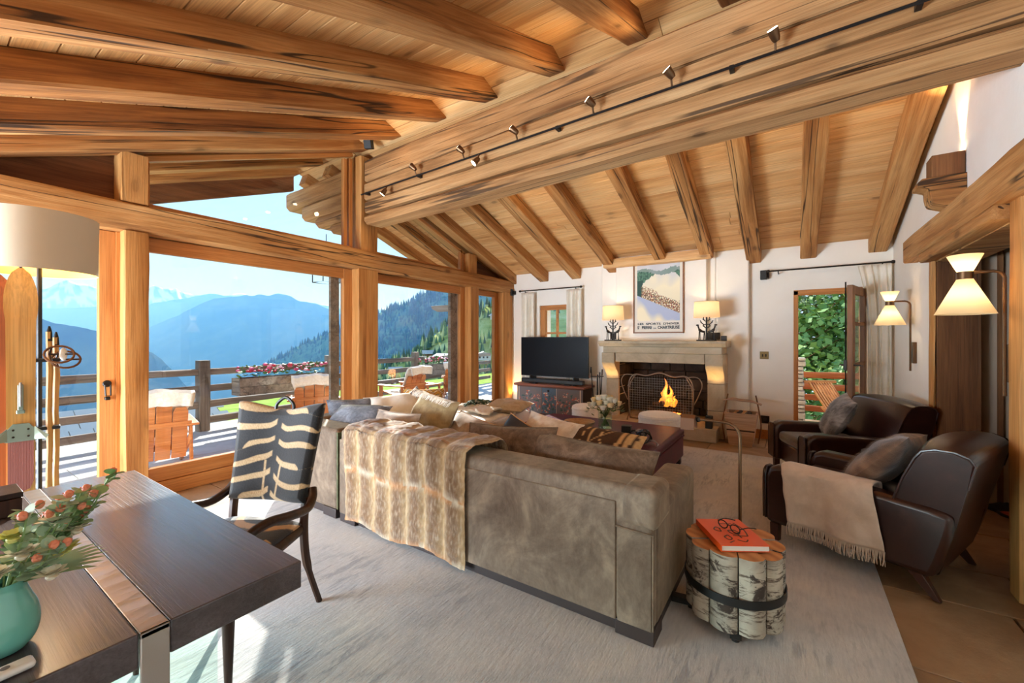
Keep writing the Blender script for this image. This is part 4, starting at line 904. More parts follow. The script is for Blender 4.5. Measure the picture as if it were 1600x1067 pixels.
# corbel bracket light on the right wall
t = thing('corbel_light', 'dark box uplight standing on a carved wooden corbel above the doorway', 'wall light', (XR, 4.45, 2.45))
pr_ = [(1.07, 2.68), (.83, 2.68), (.805, 2.655), (.805, 2.625), (.83, 2.62)]+[(.85+.02*math.cos(a)+.10*(1-math.cos((a)))*.5, 2.60-.12*math.sin(a)) for a in (0, .4, .8, 1.2, 1.57)]+[(.97, 2.45), (1.0, 2.42), (1.07, 2.42)]
obj('corbel', MB().prism(pr_, 4.40, 4.60, 'Y'), M['beam'], t, bevel=.006)
obj('box', MB().bx(.885, 1.065, 4.42, 4.58, 2.685, 2.85), M['oldslab'], t, bevel=.004)
obj('lamp_lens', MB().bx(1.0, 1.05, 4.46, 4.54, 2.851, 2.853), glow('bracket_lens', (1, .75, .45, 1), 15), t)
light('bracket_spot', 'SPOT', (1.02, 4.5, 2.88), 30, (1, .72, .42), direction=(.10, 0, 1), spot_size=R(50), spot_blend=.6, shadow_soft_size=.02)
# swing arm sconces
def sconce(label, y, seed):
    t = thing('wall_sconce', label, 'wall lamp', (XR, y, 1.3), 0, 'swing arm sconces on the right wall')
    obj('wall_plate', MB().bx(XR-.03, XR, y-.035, y+.035, 1.20, 1.42), M['bronze'], t, bevel=.004)
    obj('arm', MB().tube([(XR-.045, y, 1.12), (XR-.045, y, 1.805)]+[(XR-.045-.045*(1-math.cos(a)), y, 1.805+.045*math.sin(a)) for a in (.3, .7, 1.1, 1.57)]+[(.864, y, 1.85)], .009, 8), M['bronze'], t)
    obj('shade_collar', MB().lathe([(.037, -.025), (.037, .02)], 24, (.864, y, 1.835)), M['bronze'], t)
    sm = shade('parchment_shade_%s' % seed, S(248, 228, 188), .6)
    obj('upper_shade', MB().lathe([(.034, 1.855), (.078, 1.955)], 40, (.864, y, 0), cap=False), sm, t)
    obj('lower_shade', MB().lathe([(.132, 1.60), (.034, 1.815)], 40, (.864, y, 0), cap=False), sm, t)
    obj('bulb', MB().ball((.864, y, 1.72), .022, 10, 6), glow('sconce_bulb_%s' % seed, (1, .72, .4, 1), 1.5), t)
    light('sconce_light', 'POINT', (.864, y, 1.71), 1.3, WARM, shadow_soft_size=.03); light('sconce_up_light', 'POINT', (.864, y, 1.90), .45, WARM, shadow_soft_size=.02)
sconce('hourglass swing arm wall sconce nearest the camera, beside the doorway post', 3.60, 'near'); sconce('hourglass swing arm wall sconce beyond the doorway, near the door curtain', 5.92, 'far')
# track lights along the ridge beam
tk = thing('track_light', 'black rail of small spotlights along the ridge beam', 'track light', (-2, 3.36, 3.35))
pl = lambda x, o=.085: 3.5-o-.039*(x+4.85)
obj('rail', MB().tube([(-4.70, pl(-4.7, .06), 3.35), (1.0, pl(1.0, .06), 3.35)], .011, 6), M['black'], tk)
for x in (-4.6, -3.6, -1.75, -.35, .6): obj('clip', MB().ob((x, pl(x, .03), 3.35), (.03, .06, .03)), M['black'], tk)
lens = glow('spot_lens', (1, .80, .52, 1), 14)
for x, up, d in [(-4.16, -1, (-.5, -.3)), (-3.62, 1, (-.75, -.3)), (-2.87, 1, (-.75, -.3)), (-2.66, -1, (-.5, -.5)), (-2.18, 1, (-.8, -.4)), (-1.39, 1, (-.7, -.5)), (-.75, 1, (-.55, -.55)), (-.09, 1, (-.3, -.6))]:
    y = pl(x, .085); dr = Vector((d[0], d[1], .75*up)).normalized(); b = Vector((x, y-.015, 3.35+.075*up))
    hd = obj('spot_head', MB().tube([(x, pl(x, .06), 3.35), (x, y, 3.35+.05*up), b], .008, 6).tube([b-dr*.03, b-dr*.01, b+dr*.05], [.018, .026, .034], 12), M['bronze'], tk)
    mt = dr.to_track_quat('Z', 'Y').to_matrix().to_4x4(); mt.translation = b+dr*.0505
    obj('lens', MB().lathe([(.030, 0), (.03, .002)], 14).xf(mt), lens, hd)
    light('spot', 'SPOT', tuple(b+dr*.07), SPOT_E, (1, .70, .38), direction=dr, spot_size=R(100), spot_blend=.8, shadow_soft_size=.02)
for x in (-2.9, -1.7, -.5, .6):      # unseen heads added behind the beam for the warm glow on the far slope
    y = pl(x, -.36); b = Vector((x, y+.05, 3.42)); dr = Vector((.15, .8, .55)).normalized()
    hd = obj('spot_head', MB().tube([(x, y, 3.38), (x, y+.04, 3.40), b], .008, 6).tube([b-dr*.03, b-dr*.01, b+dr*.05], [.018, .026, .034], 12), M['bronze'], tk)
    mt = dr.to_track_quat('Z', 'Y').to_matrix().to_4x4(); mt.translation = b+dr*.0505; obj('lens', MB().lathe([(.030, 0), (.03, .002)], 14).xf(mt), lens, hd)
    light('spot', 'SPOT', tuple(b+dr*.07), 26, (1, .72, .40), direction=dr, spot_size=R(130), spot_blend=.9, shadow_soft_size=.03)
# ------------------------------------------------------------------ sofas
def _velvet(name, d, m_, l_, sc=5):
    n = NT(name); v = n.coords((1, 1, 1)); a = n.noise(v, sc, 6, .7, .8); b = n.noise(n.coords((1, 1, .5)), sc*6, 4, .7)
    f = n.math('ADD', n.math('MULTIPLY', a, .75), n.math('MULTIPLY', b, .25))
    n.base(n.ramp(f, [(.36, d), (.5, m_), (.64, l_)])); n.val('Roughness', .75); n.val('Sheen Weight', .5); n.val('Sheen Roughness', .35); n.val('Sheen Tint', S(200, 190, 160)); n.val('Specular IOR Level', .25)
    n.bump(b, .12, .01); return n.m
velv = _velvet('taupe_velvet', S(86, 69, 56), S(113, 95, 79), S(142, 122, 102), 3)
velvb = _velvet('brown_velvet', S(66, 48, 36), S(98, 76, 58), S(126, 102, 82), 6)
plin = flat('dark_plinth', S(48, 34, 30), .5)
def soft(name, x0, x1, y0, y1, z0, z1, m, par, bev=.03, seg=4, **k):
    return obj(name, MB().bx(x0, x1, y0, y1, z0, z1), m, par, bevel=bev, seg=seg, **k)
sf_ = thing('sofa', 'long taupe velvet sofa with its back to the camera and a fur throw', 'sofa', (-1.75, 2.5, .014))
soft('back', -2.975, -.535, 1.975, 2.215, .075, .74, velv, sf_, .035)
soft('back_panel', -2.97, -.715, 1.968, 1.99, .08, .66, velv, sf_, .006, 2)
soft('corner_panel', -.708, -.540, 1.968, 1.99, .08, .535, velv, sf_, .006, 2)
soft('crest_overlap', -.70, -.515, 1.968, 2.23, .545, .742, velv, sf_, .04)
obj('piping', MB().tube([(-.535, 1.968, .09), (-.535, 1.968, .535), (-.715, 1.968, .54)], .004, 5), velv, sf_)
soft('arm', -.725, -.53, 2.0, 2.94, .075, .62, velv, sf_, .04)
soft('seat_base', -2.97, -.70, 2.1, 2.92, .075, .30, velv, sf_, .02)
for a, b in ((-2.965, -1.85), (-1.845, -.73)): soft('seat_cushion', a, b, 2.21, 2.95, .30, .455, velv, sf_, .045)
obj('plinth', MB().bx(-2.95, -.55, 2.0, 2.90, .014, .085), plin, sf_)
for a, b in ((-.72, -.532), (-2.97, -2.78)):
    for c_, d_ in ((1.972, 2.12), (2.78, 2.93)): obj('foot', MB().bx(a, b, c_, d_, .014, .088), plin, sf_, bevel=.004)
s2 = thing('corner_sofa', 'taupe velvet corner sofa section beside the window with a chaise end', 'sofa', (-3.5, 3.3, .014))
soft('back', -3.96, -3.022, 1.975, 2.22, .075, .725, velv, s2, .035)
soft('window_back', -3.96, -3.74, 2.18, 3.55, .075, .70, velv, s2, .035)
soft('seat_base', -3.95, -3.03, 2.15, 4.95, .075, .30, velv, s2, .02)
for a, b in ((2.22, 3.5), (3.505, 4.97)): soft('seat_cushion', -3.75 if a < 3 else -3.95, -3.02, a, b, .30, .45, velv, s2, .045)
obj('plinth', MB().bx(-3.93, -3.06, 2.0, 4.9, .014, .085), plin, s2)
for c_, d_ in ((1.972, 2.12), (4.80, 4.955)): obj('foot', MB().bx(-3.20, -3.025, c_, d_, .014, .088), plin, s2, bevel=.004)
soft('side_panel', -3.035, -3.018, 1.985, 2.2, .08, .70, _velvet('green_seam_velvet', S(58, 62, 42), S(84, 86, 60), S(108, 106, 78)), s2, .004, 2)

# fur throw over the sofa back
def fur_col(u, v):
    pu, pv = u*7.0, (v*3.0)
    i, fu = int(pu), pu-int(pu); j, fv = int(pv), pv-int(pv)
    wob = .05*fn3(v*9, i*3.1, 1); d = abs(fu-.5+wob)*2
    base = mixc(S(116, 82, 50), S(184, 152, 108), max(0, min(1, d**2.2)))
    core = S(112, 84, 60); base = mixc(base, core, max(0, .55-d)*.9*(.6+.4*fn3(u*30, v*30)))
    e = abs(fv-.5)*2
    if e > .80: base = mixc(base, S(190, 128, 72) if fn3(i*2.3, j*4.7, u*8) > -.1 else S(198, 182, 156), (e-.8)*3.4)
    n = fn3(u*150, v*26, 5)+.5*fn3(u*320, v*60, 9); return mixc(base, S(92, 68, 48) if n < 0 else S(226, 208, 180), min(.30, abs(n)*.45))
def fur_pos(u, v):
    # v = 0 at the hem on the camera side, up the back, over the crest and down to the seat
    x = lerp(-2.87+.03*fn3(v*3, 1), -1.66+.02*fn3(v*3, 7), u)+(.10*(v-.55) if v > .55 else 0)*(1+1.6*u)
    s = v*1.16
    if s < .68: y, z = 1.948, .055+.02*math.sin(u*11)+s*(.70/.68)
    elif s < .80: a = (s-.68)/.12*PI/2; y, z = 1.948+.06*(1-math.cos(a)), .755+.035*math.sin(a)
    elif s < .98: y, z = 2.008+(s-.80)*1.1, .79
    else: a = min((s-.98)/.1, 1)*PI/2; y, z = 2.206+.06*math.sin(a), .79-.05*(1-math.cos(a))-max(0, s-1.08)
    pu = u*7.0; fu = pu-int(pu); fv = (v*3.0) % 1
    h = .020*math.sin(min(fu, .999)*PI)**.6*(1-.7*max(0, abs(fv-.5)*2-.7)/.3)+.010*fn3(u*14, v*10, 2)+.005*fn3(u*50, v*40, 4)
    if s < .70: y -= h
    else: z += h+.012*fn3(u*6, v*12, 8)
    return (x, y, z)
FURV = vcol('rabbit_fur', .95, .5, 150, .8)
th = tag(obj('fur_throw', MB().grid(fur_pos, 130, 110, fur_col), FURV, sharp=0), 'striped tan rabbit fur throw hanging over the long sofa back', 'throw')
def fur_pile(parent, fn, col, count, ln, wd, seed=1, hang=(0, 0, -1), lay=.75, local=False):
    q = random.Random(seed); mb = MB(); mb.c = []; e = .004; hang = Vector(hang)
    for k in range(count):
        u, v = q.uniform(.004, .992), q.uniform(.004, .992); p = Vector(fn(u, v)); n = (Vector(fn(u+e, v))-p).cross(Vector(fn(u, v+e))-p)
        if n.length < 1e-9: continue
        n.normalize(); t = hang-n*hang.dot(n); t = t.normalized() if t.length > .15 else (Vector(fn(u, v-e))-p).normalized()
        d = (t*lay+n*(1.05-lay)+Vector((q.gauss(0, .16), q.gauss(0, .16), q.gauss(0, .16)))).normalized()*ln*q.uniform(.6, 1.1)
        w = d.cross(n).normalized()*wd; c = col(u, v); c2 = mixc(c, WH if q.random() < .5 else c, .12)
        mb.v += [tuple(p-w), tuple(p+w), tuple(p+d)]; i = len(mb.v)-3; mb.f.append((i, i+1, i+2)); mb.mi.append(0); mb.c += [c, c, c2]
    o = obj('fur_pile', mb, FURV, parent, local=local, smooth=False); o['kind'] = 'stuff'; return o
def furp(u, v): x, y, z = fur_pos(u, v); return (x, y, z)
fur_pile(th, lambda u, v: fur_pos(1-u, v), lambda u, v: fur_col(1-u, v), 60000, .021, .0011)

# ------------------------------------------------------------------ cushions
linen = cloth('white_linen', S(218, 208, 194), S(238, 230, 218), 12, .95, .3, .4)
greyv = _velvet('slate_velvet', S(74, 76, 84), S(104, 106, 114), S(136, 138, 146), 7)
taupe = cloth('taupe_fabric', S(134, 114, 98), S(164, 144, 126), 18, .95, .4, .3)
olive = cloth('fringed_khaki', S(128, 106, 74), S(164, 142, 104), 14, .95, .3, .4)
navy = flat('navy_hide', S(32, 36, 46), .5)
creamf = cloth('cream_fur', S(196, 172, 146), S(236, 226, 212), 10, .95, .6, 1.0, fine=70)
sand = cloth('sand_fabric', S(176, 152, 120), S(204, 184, 154), 14, .95, .3, .4)
tanl = flat('tan_piping', S(176, 132, 88), .6)
def cushion(label, c, w, h, t, az, tilt, m, roll=0, seed=0, col=None, edge=None, group='loose cushions on the sofas', **k):
    """az: way it faces (0 faces -Y), tilt from upright (deg, leaning back)"""
    mx = Matrix.Translation(c) @ Matrix.Rotation(R(az), 4, 'Z') @ Matrix.Rotation(R(90-tilt), 4, 'X') @ Matrix.Rotation(R(roll), 4, 'Z')
    root = obj('cushion', pillow_mb(w, h, t, seed, col, **k), m, mx=mx, sharp=0); tag(root, label, 'cushion', group)
    if edge:
        pts = []
        for i in range(48):
            a = 2*PI*i/48; u, v = math.cos(a), math.sin(a); s = 1/max(abs(u), abs(v)); u, v = u*s, v*s
            pts.append((w/2*u*(1-.07*(1-v*v)), h/2*v*(1-.07*(1-u*u)), 0))
        obj('piping', MB().tube(pts, .006, 5, True), edge, root, local=True)
    return root
cushion('slate grey velvet cushion lying along the corner sofa back behind the zebra chair', (-3.28, 2.33, .70), .62, .40, .20, 8, 50, greyv, 4, 1)
cushion('blue grey cushion in the sunlit window corner of the sofa', (-3.66, 2.62, .66), .55, .42, .20, 62, 30, greyv, 0, 2)
cushion('puffy white linen cushion in the window corner', (-3.42, 2.92, .66), .62, .50, .26, 50, 35, linen, 6, 3, wr=.03)
cushion('beige cushion peeking over the fur throw end nearest the window', (-2.80, 2.36, .66), .50, .36, .17, 4, 22, taupe, 0, 4, edge=taupe)
big = cushion('large khaki cushion with a fringed flap behind the fur throw', (-2.72, 2.72, .72), .66, .46, .22, -14, 24, olive, -4, 5, wr=.025)
def kil(u, v):
    z = (v*5+abs((u*4) % 1-.5)*1.6) % 1
    return S(206, 158, 72) if z < .4 else (S(150, 84, 48) if z < .6 else (S(226, 206, 168) if z < .85 else S(92, 76, 62)))
cushion('yellow and brown zigzag woven cushion by the narrow window', (-3.42, 3.30, .72), .46, .40, .16, 40, 32, vcol('zigzag_weave', .95), 0, 6, kil, n=30)
def dots(u, v): return S(226, 218, 204) if fn3(u*14, v*14, 2) < .12 else (S(88, 96, 110) if fn3(u*20, v*20, 7) > 0 else S(150, 112, 72))
cushion('white cushion with small blue grey spots beside the zigzag cushion', (-3.32, 3.06, .70), .40, .40, .15, 30, 30, vcol('spotted_weave', .95), 45, 7, dots, n=30)
cushion('long sand coloured bolster cushion along the window back', (-3.64, 3.40, .66), 1.0, .32, .20, 90, 20, sand, 0, 8)
cushion('mushroom grey cushion propped next to the khaki fringed cushion', (-2.30, 2.70, .61), .52, .42, .18, -10, 38, taupe, -8, 9, edge=tanl)
cushion('mushroom grey cushion with a raised corner beside the navy hide cushion', (-2.06, 2.80, .58), .46, .42, .18, 12, 34, taupe, 24, 10, edge=taupe)
cushion('navy hide cushion with tan piping leaning on the long sofa', (-1.78, 2.74, .60), .60, .40, .16, -12, 34, navy, -14, 11, edge=tanl)
cushion('cream fur cushion between the navy and the embroidered cushions', (-1.66, 2.96, .62), .56, .44, .20, -6, 34, creamf, -6, 12, wr=.02)
def emb(u, v):
    br, tan, lt = S(84, 58, 38), S(190, 144, 92), S(214, 178, 128); n = fn3(u*20, v*20)*.5
    c = mixc(br, S(62, 46, 40), .5+n)
    for x, w in ((.10, .02), (.80, .022), (.88, .03), (.975, .03)):
        if abs(u-x-.01*math.sin(v*9)) < w: return mixc(tan, lt, .5+n)
    if abs(u-.28-.12*v) < .007 or abs(u-.62-.05*math.sin(v*6)) < .007 or abs(u-.45) < .006 or abs(u-.45-(v-.5)*.5) < .006: return lt
    if .03 < u < .2 and abs(v-.42) < .03: return tan
    return c
cushion('dark brown suede cushion with tan stitched bands in front of the ottoman', (-1.24, 2.98, .60), .70, .40, .22, -4, 40, vcol('stitched_suede', .8), -3, 13, emb, n=44)
cushion('brown velvet back cushion at the end of the fur throw', (-1.66, 2.40, .64), .72, .42, .20, 4, 24, velvb, 3, 14, edge=velvb, wr=.02)
cushion('long brown velvet back cushion on the open half of the sofa back', (-1.06, 2.37, .615), .86, .43, .25, -3, 24, velvb, -1, 15, edge=velvb, wr=.022)
# fringe of the khaki cushion
fr = MB(); q = random.Random(6)
for k in range(70):
    x = -.32+.64*k/69; d = q.uniform(.03, .05); fr.tube([(x, .215, .05), (x+q.uniform(-.01, .01), .215-.02, .075), (x+q.uniform(-.012, .012), .215-.02-d, .09)], .0022, 3)
f_ = obj('fringe', fr, linen, big, local=True, smooth=False); f_['kind'] = 'stuff'
# white blanket and soft things on the chaise
def blank(u, v):
    x, y = lerp(-3.98, -2.96, u), lerp(3.62, 5.0, v); z = .468+.012*fn3(u*5, v*6)+.008*math.sin(v*21+u*4)*(.4+u)
    if u > .93: z -= (u-.93)*3.6
    if v > .93: z -= (v-.93)*3.2
    return (x, y, z)
o = tag(obj('blanket', MB().grid(blank, 44, 44), cloth('white_wool', S(226, 218, 206), S(242, 236, 226), 9, .95, .4, .4)), 'white wool blanket spread over the chaise by the window', 'blanket'); m = o.modifiers.new('thick', 'SOLIDIFY'); m.thickness = .018; m.offset = 1
def fold(u, v):
    x, y = lerp(-3.72, -3.10, u), 4.15+.34*v+.05*math.sin(u*5); return (x, y, .505+.05*math.sin(v*PI)**.7*(1+.3*fn3(u*6, v*6))+.012*fn3(u*15, v*12))
o = tag(obj('folded_throw', MB().grid(fold, 30, 24), linen), 'cream throw folded on top of the white chaise blanket', 'throw'); m = o.modifiers.new('thick', 'SOLIDIFY'); m.thickness = .02; m.offset = 1
def plaid(u, v): return S(58, 84, 74) if (u*6) % 1 < .5 else (S(196, 200, 186) if (v*5) % 1 < .3 else S(96, 112, 98))
def scarf(u, v):
    a = v*2*PI*.8; return (-3.62+.16*u+.10*math.cos(a)*(.6+.4*u), 4.36+.12*math.sin(a)+.1*u, .585+.03*math.sin(u*7+a)+.014*fn3(u*7, v*7))
o = tag(obj('scarf', MB().grid(scarf, 26, 40, plaid), vcol('plaid_wool', .95)), 'green checked wool scarf bundled on the chaise blanket', 'scarf'); m = o.modifiers.new('thick', 'SOLIDIFY'); m.thickness = .012
cushion('tan fur cushion at the far end of the chaise', (-3.16, 4.60, .555), .58, .48, .17, 10, 86, sand, 0, 16, wr=.03)

# ------------------------------------------------------------------ ottoman and what stands on it
wine = NT('wine_leather'); wine.base(wine.ramp(wine.noise(wine.coords(), 3, 6, .7), [(.3, S(58, 4, 28)), (.55, S(86, 8, 38)), (.75, S(112, 28, 58))])); wine.val('Roughness', .45); wine.val('Specular IOR Level', .3); wine.bump(wine.noise(wine.coords(), 60, 4), .12, .004)
ot = thing('ottoman', 'large wine red leather ottoman in front of the sofa', 'ottoman', (-1.9, 4.3, .014))
obj('body', MB().bx(-2.76, -1.045, 3.52, 5.13, .09, .335), wine.m, ot, bevel=.02, seg=3)
obj('top_pad', MB().bx(-2.775, -1.035, 3.51, 5.14, .335, .425), wine.m, ot, bevel=.035, seg=4)
for x, y in ((-2.7, 3.58), (-1.1, 3.58), (-2.7, 5.07), (-1.1, 5.07)): obj('leg', MB().bx(x-.035, x+.035, y-.035, y+.035, .014, .095), plin, ot)
for b in ((-2.77, -1.04, 3.507, 3.512), (-2.77, -1.04, 5.138, 5.143)): obj('seam', MB().bx(b[0], b[1], b[2], b[3], .330, .338), wine.m, ot)
obj('seam', MB().bx(-1.042, -1.033, 3.53, 5.12, .330, .338), wine.m, ot)
vz = thing('rose_vase', 'clear glass cylinder vase of water on the ottoman', 'vase', (-1.775, 4.55, .426))
obj('glass', MB().lathe([(.001, .002), (.078, .002), (.08, .012), (.08, .20), (.074, .20), (.074, .014), (.001, .014)], 28), M['vaseglass'], vz, local=True)
obj('water', MB().lathe([(.001, .015), (.072, .015), (.072, .12), (.001, .12)], 24), glassy('vase_water', (.9, .95, .92, 1), .9), vz, local=True)
ro = thing('rose_bouquet', 'round bouquet of white and cream roses in the glass vase', 'flowers', (-1.775, 4.55, .44)); q = random.Random(14)
stm = flat('rose_stem', S(86, 112, 60), .6); lfm = cloth('rose_leaf', S(62, 92, 52), S(104, 134, 84), 20, .6, 0, .1)
rp = [flat('white_petal', S(240, 234, 214), .7), flat('cream_petal', S(242, 224, 178), .7), flat('peach_petal', S(236, 204, 146), .7)]
for k in range(26):
    a = k*2.4; rr = .17*math.sqrt((k+.5)/26); z = .35-.9*rr*rr*4+q.uniform(-.01, .02); p = Vector((rr*math.cos(a), rr*math.sin(a), z)); mb = MB(); r = q.uniform(.034, .045)
    mb.ball(p, (r*.55, r*.55, r*.7), 8, 6)
    for j in range(9):
        b = j*2.3; lay = .5+.5*j/9; c = p+Vector((math.cos(b), math.sin(b), 0))*r*.5*lay; n_ = Vector((math.cos(b), math.sin(b), .5))
        def pf(u, v, c=c, b=b, r=r): e = b+(u-.5)*1.8; return (p.x+math.cos(e)*r*(.55+.5*v*lay), p.y+math.sin(e)*r*(.55+.5*v*lay), p.z-r*.6+r*1.3*v-.3*r*v*v*(u-.5)**2*4)
        mb.grid(pf, 4, 3)
    obj('rose', mb, rp[0 if k % 3 else q.choice([1, 2])], ro, local=True)
    obj('stem', MB().tube(smooth_path([p-Vector((0, 0, r)), (p.x*.35, p.y*.35, .19), (-p.x*.3, -p.y*.3, .02)], 3), .003, 4), stm, ro, local=True)
lf = MB()
for k in range(90):
    a = q.uniform(0, 2*PI); rr = q.uniform(.07, .2); z = .33-.9*rr*rr*4+q.uniform(-.05, .02); p = Vector((rr*math.cos(a), rr*math.sin(a), z)); d = Vector((math.cos(a), math.sin(a), q.uniform(-.4, .8))).normalized()*.055; e = d.cross(Vector((0, 0, 1))).normalized()*.018
    lf.add([p, p+d*.4+e, p+d, p+d*.4-e], [(0, 1, 2, 3)])
l_ = obj('leaves', lf, lfm, ro, local=True, smooth=False); l_['kind'] = 'stuff'
tag(obj('candle_box', MB().bx(-.05, .05, -.05, .05, .001, .085), M['black'], mx=TR((-1.50, 4.47, .425), (0, 0, .2)), bevel=.006), 'small square black candle box on the ottoman', 'box')
tr_ = tag(obj('wooden_bowl', MB().lathe([(.001, 0), (.12, 0), (.175, .055), (.178, .075), (.165, .07), (.11, .012), (.001, .01)], 36), wood('bowl_wood', S(150, 110, 76), S(186, 146, 104), S(206, 172, 130), 1, .5, 0, 0, .1), mx=TR((-2.05, 4.45, .426))), 'shallow pale wooden bowl on the ottoman behind the suede cushion', 'bowl')
cb = thing('rope_coil', 'tangled dark bundle of cords with pale ends on the ottoman corner', 'cords', (-1.22, 4.10, .43)); q = random.Random(17)
cm = [M['black'], flat('blue_cord', S(60, 80, 110), .6), flat('grey_cord', S(150, 144, 150), .7)]
for k in range(9):
    a0 = q.uniform(0, 6); ax = .06+.012*q.random(); pts = [(ax*math.cos(a0+t*2*PI/20)*.75+.012*k-.06, ax*.7*math.sin(a0+t*2*PI/20), .07+.055*math.sin(t*2*PI/20+k*.7)) for t in range(20)]
    obj('cord', MB().tube(pts, .008, 6, True), cm[k % 3 if k < 6 else 0], cb, local=True)
for k in range(4): obj('cord_end', MB().tube(smooth_path([(.05, .02, .04), (.10+.02*k, .05-.03*k, .03), (.13+.012*k, .03-.04*k, .012)], 4), .006, 5), cm[2], cb, local=True)

# ------------------------------------------------------------------ armchairs
def _leather(name, d, m_, l_):
    n = NT(name); f = n.noise(n.coords(), 3.2, 6, .7, .5); n.base(n.ramp(f, [(.3, d), (.55, m_), (.75, l_)])); n.val('Roughness', .30); n.val('Specular IOR Level', .55)
    n.bump(n.noise(n.coords(), 90, 5, .7), .10, .003); return n.m
lea = _leather('dark_brown_leather', S(32, 14, 11), S(50, 25, 19), S(72, 40, 31)); legm = flat('chair_leg_wood', S(66, 34, 24), .4)
cordu = cloth('seat_velvet', S(66, 56, 46), S(104, 92, 76), 8, .85, .5, .3)
def armchair(label, loc, rz, seatm):
    """club chair, local +Y is the way it faces, x across"""
    t = thing('armchair', label, 'armchair', loc, rz, 'dark leather club chairs')
    obj('seat_base', MB().bx(-.30, .30, -.34, .36, .13, .34), lea, t, local=True, bevel=.02)
    obj('seat_cushion', MB().bx(-.275, .275, -.26, .39, .34, .45), seatm, t, local=True, bevel=.04, seg=4)
    for s in (-1, 1):
        # arm: rolled front, top line dips slightly then rises to the back
        side = [(.42, .13), (.425, .46), (.40, .525), (.34, .55), (.10, .545), (-.2, .535), (-.44, .52), (-.545, .50), (-.53, .38), (-.49, .22), (-.46, .13)]
        def ap(u, v, s=s): pass
        arm = MB().prism(side, s*.275, s*.415, 'X')
        obj('arm', arm, lea, t, local=True, bevel=.035, seg=4)
        obj('arm_front', MB().prism([(s*.285, .15), (s*.405, .15), (s*.41, .46), (s*.385, .525), (s*.305, .525), (s*.28, .46)], .415, .432, 'Y'), lea, t, local=True, bevel=.008)
        obj('piping', MB().tube(smooth_path([(s*.28, .432, .16), (s*.278, .432, .45), (s*.302, .432, .515), (s*.345, .432, .522), (s*.388, .432, .515), (s*.413, .432, .45), (s*.41, .432, .16)], 4), .005, 5), lea, t, local=True)
        obj('leg', MB().prism([(s*.37-.028, .13), (s*.37+.028, .13), (s*.37+.02, 0), (s*.37-.02, 0)], .34, .395, 'Y'), legm, t, local=True, bevel=.004)
        obj('leg', MB().add([(s*.35-.03, -.40, .14), (s*.35+.03, -.40, .14), (s*.35+.03, -.33, .14), (s*.35-.03, -.33, .14), (s*.36-.016, -.485, 0), (s*.36+.016, -.485, 0), (s*.36+.016, -.45, 0), (s*.36-.016, -.45, 0)], [(0,1,2,3), (7,6,5,4), (0,4,5,1), (1,5,6,2), (2,6,7,3), (3,7,4,0)]), legm, t, local=True, bevel=.004)
    # back: one massive wedge, thin at the seat and thick at the top, raked rearwards
    prof = [(-.25, .36), (-.29, .52), (-.335, .66), (-.385, .78), (-.415, .825), (-.47, .845), (-.545, .845), (-.60, .825), (-.62, .79), (-.59, .66), (-.545, .46), (-.505, .28), (-.47, .14), (-.36, .13)]
    K = len(prof); nx = 12; vs = []
    for i in range(nx+1):
        a = 2*i/nx-1; e = 1-a*a
        for (y, z) in prof:
            hw = lerp(.405, .42, (z-.5)/.3) if z > .5 else .36; top = max(0, (z-.6)/.25)
            vs.append((a*hw, y+(.035*e if y > -.45 and z > .3 else -.02*e*top), z+.03*(1-a**4)*top))
    mb = MB().add(vs, [tuple(range(K)), tuple(nx*K+j for j in range(K))[::-1]]+[(i*K+j, (i+1)*K+j, (i+1)*K+(j+1) % K, i*K+(j+1) % K) for i in range(nx) for j in range(K)])
    obj('back', mb, lea, t, local=True, bevel=.012, seg=3, sharp=38)
    for i in (0, nx): obj('back_piping', MB().tube([vs[i*K+j] for j in range(1, 10)], .006, 6), lea, t, local=True)
    return t
A1 = (.39, 3.735, .004, 65.8); A2 = (.34, 5.30, .004, 113.0)
armchair('dark brown leather club chair nearest the camera with a pale throw over its arm', A1[:3], R(A1[3]), lea)
armchair('dark brown leather club chair by the open terrace door with a velvet seat', A2[:3], R(A2[3]), cordu)
def chair_pt(A, p): return TR(A[:3], (0, 0, R(A[3]))) @ Vector(p)
furd = [S(52, 34, 24), S(108, 76, 54), S(156, 120, 92)]
def fcol(sd):
    def f(u, v): n = fn3(u*5, v*3, sd)+.5*fn3(u*24, v*14, sd); return mixc(furd[1], furd[0] if n < 0 else furd[2], min(1, abs(n)*1.8))
    return f
def gcol(u, v): n = fn3(u*6, v*3, 4)+.6*fn3(u*28, v*16, 6); return mixc(S(116, 104, 96), S(70, 60, 54) if n < 0 else S(176, 164, 154), min(1, abs(n)*1.7))
fc1 = cushion('brown fur cushion on the near leather club chair', chair_pt(A1, (-.02, -.14, .645)), .58, .50, .20, A1[3]+180, 40, FURV, 8, 21, fcol(3), n=30, group='fur cushions on the club chairs', wr=.02)
fc2 = cushion('grey fur cushion on the leather club chair by the terrace door', chair_pt(A2, (.06, -.08, .66)), .46, .46, .17, A2[3]+180-14, 28, FURV, -8, 22, gcol, n=30, group='fur cushions on the club chairs', wr=.02)
def cush_fn(w, h, t, seed, wr):
    g = pillow_mb(w, h, t, seed, None, 40, wr)
    return lambda u, v: g.v[int(min(max(v, 0), 1)*40+.5)*41+int(min(max(u, 0), 1)*40+.5)]
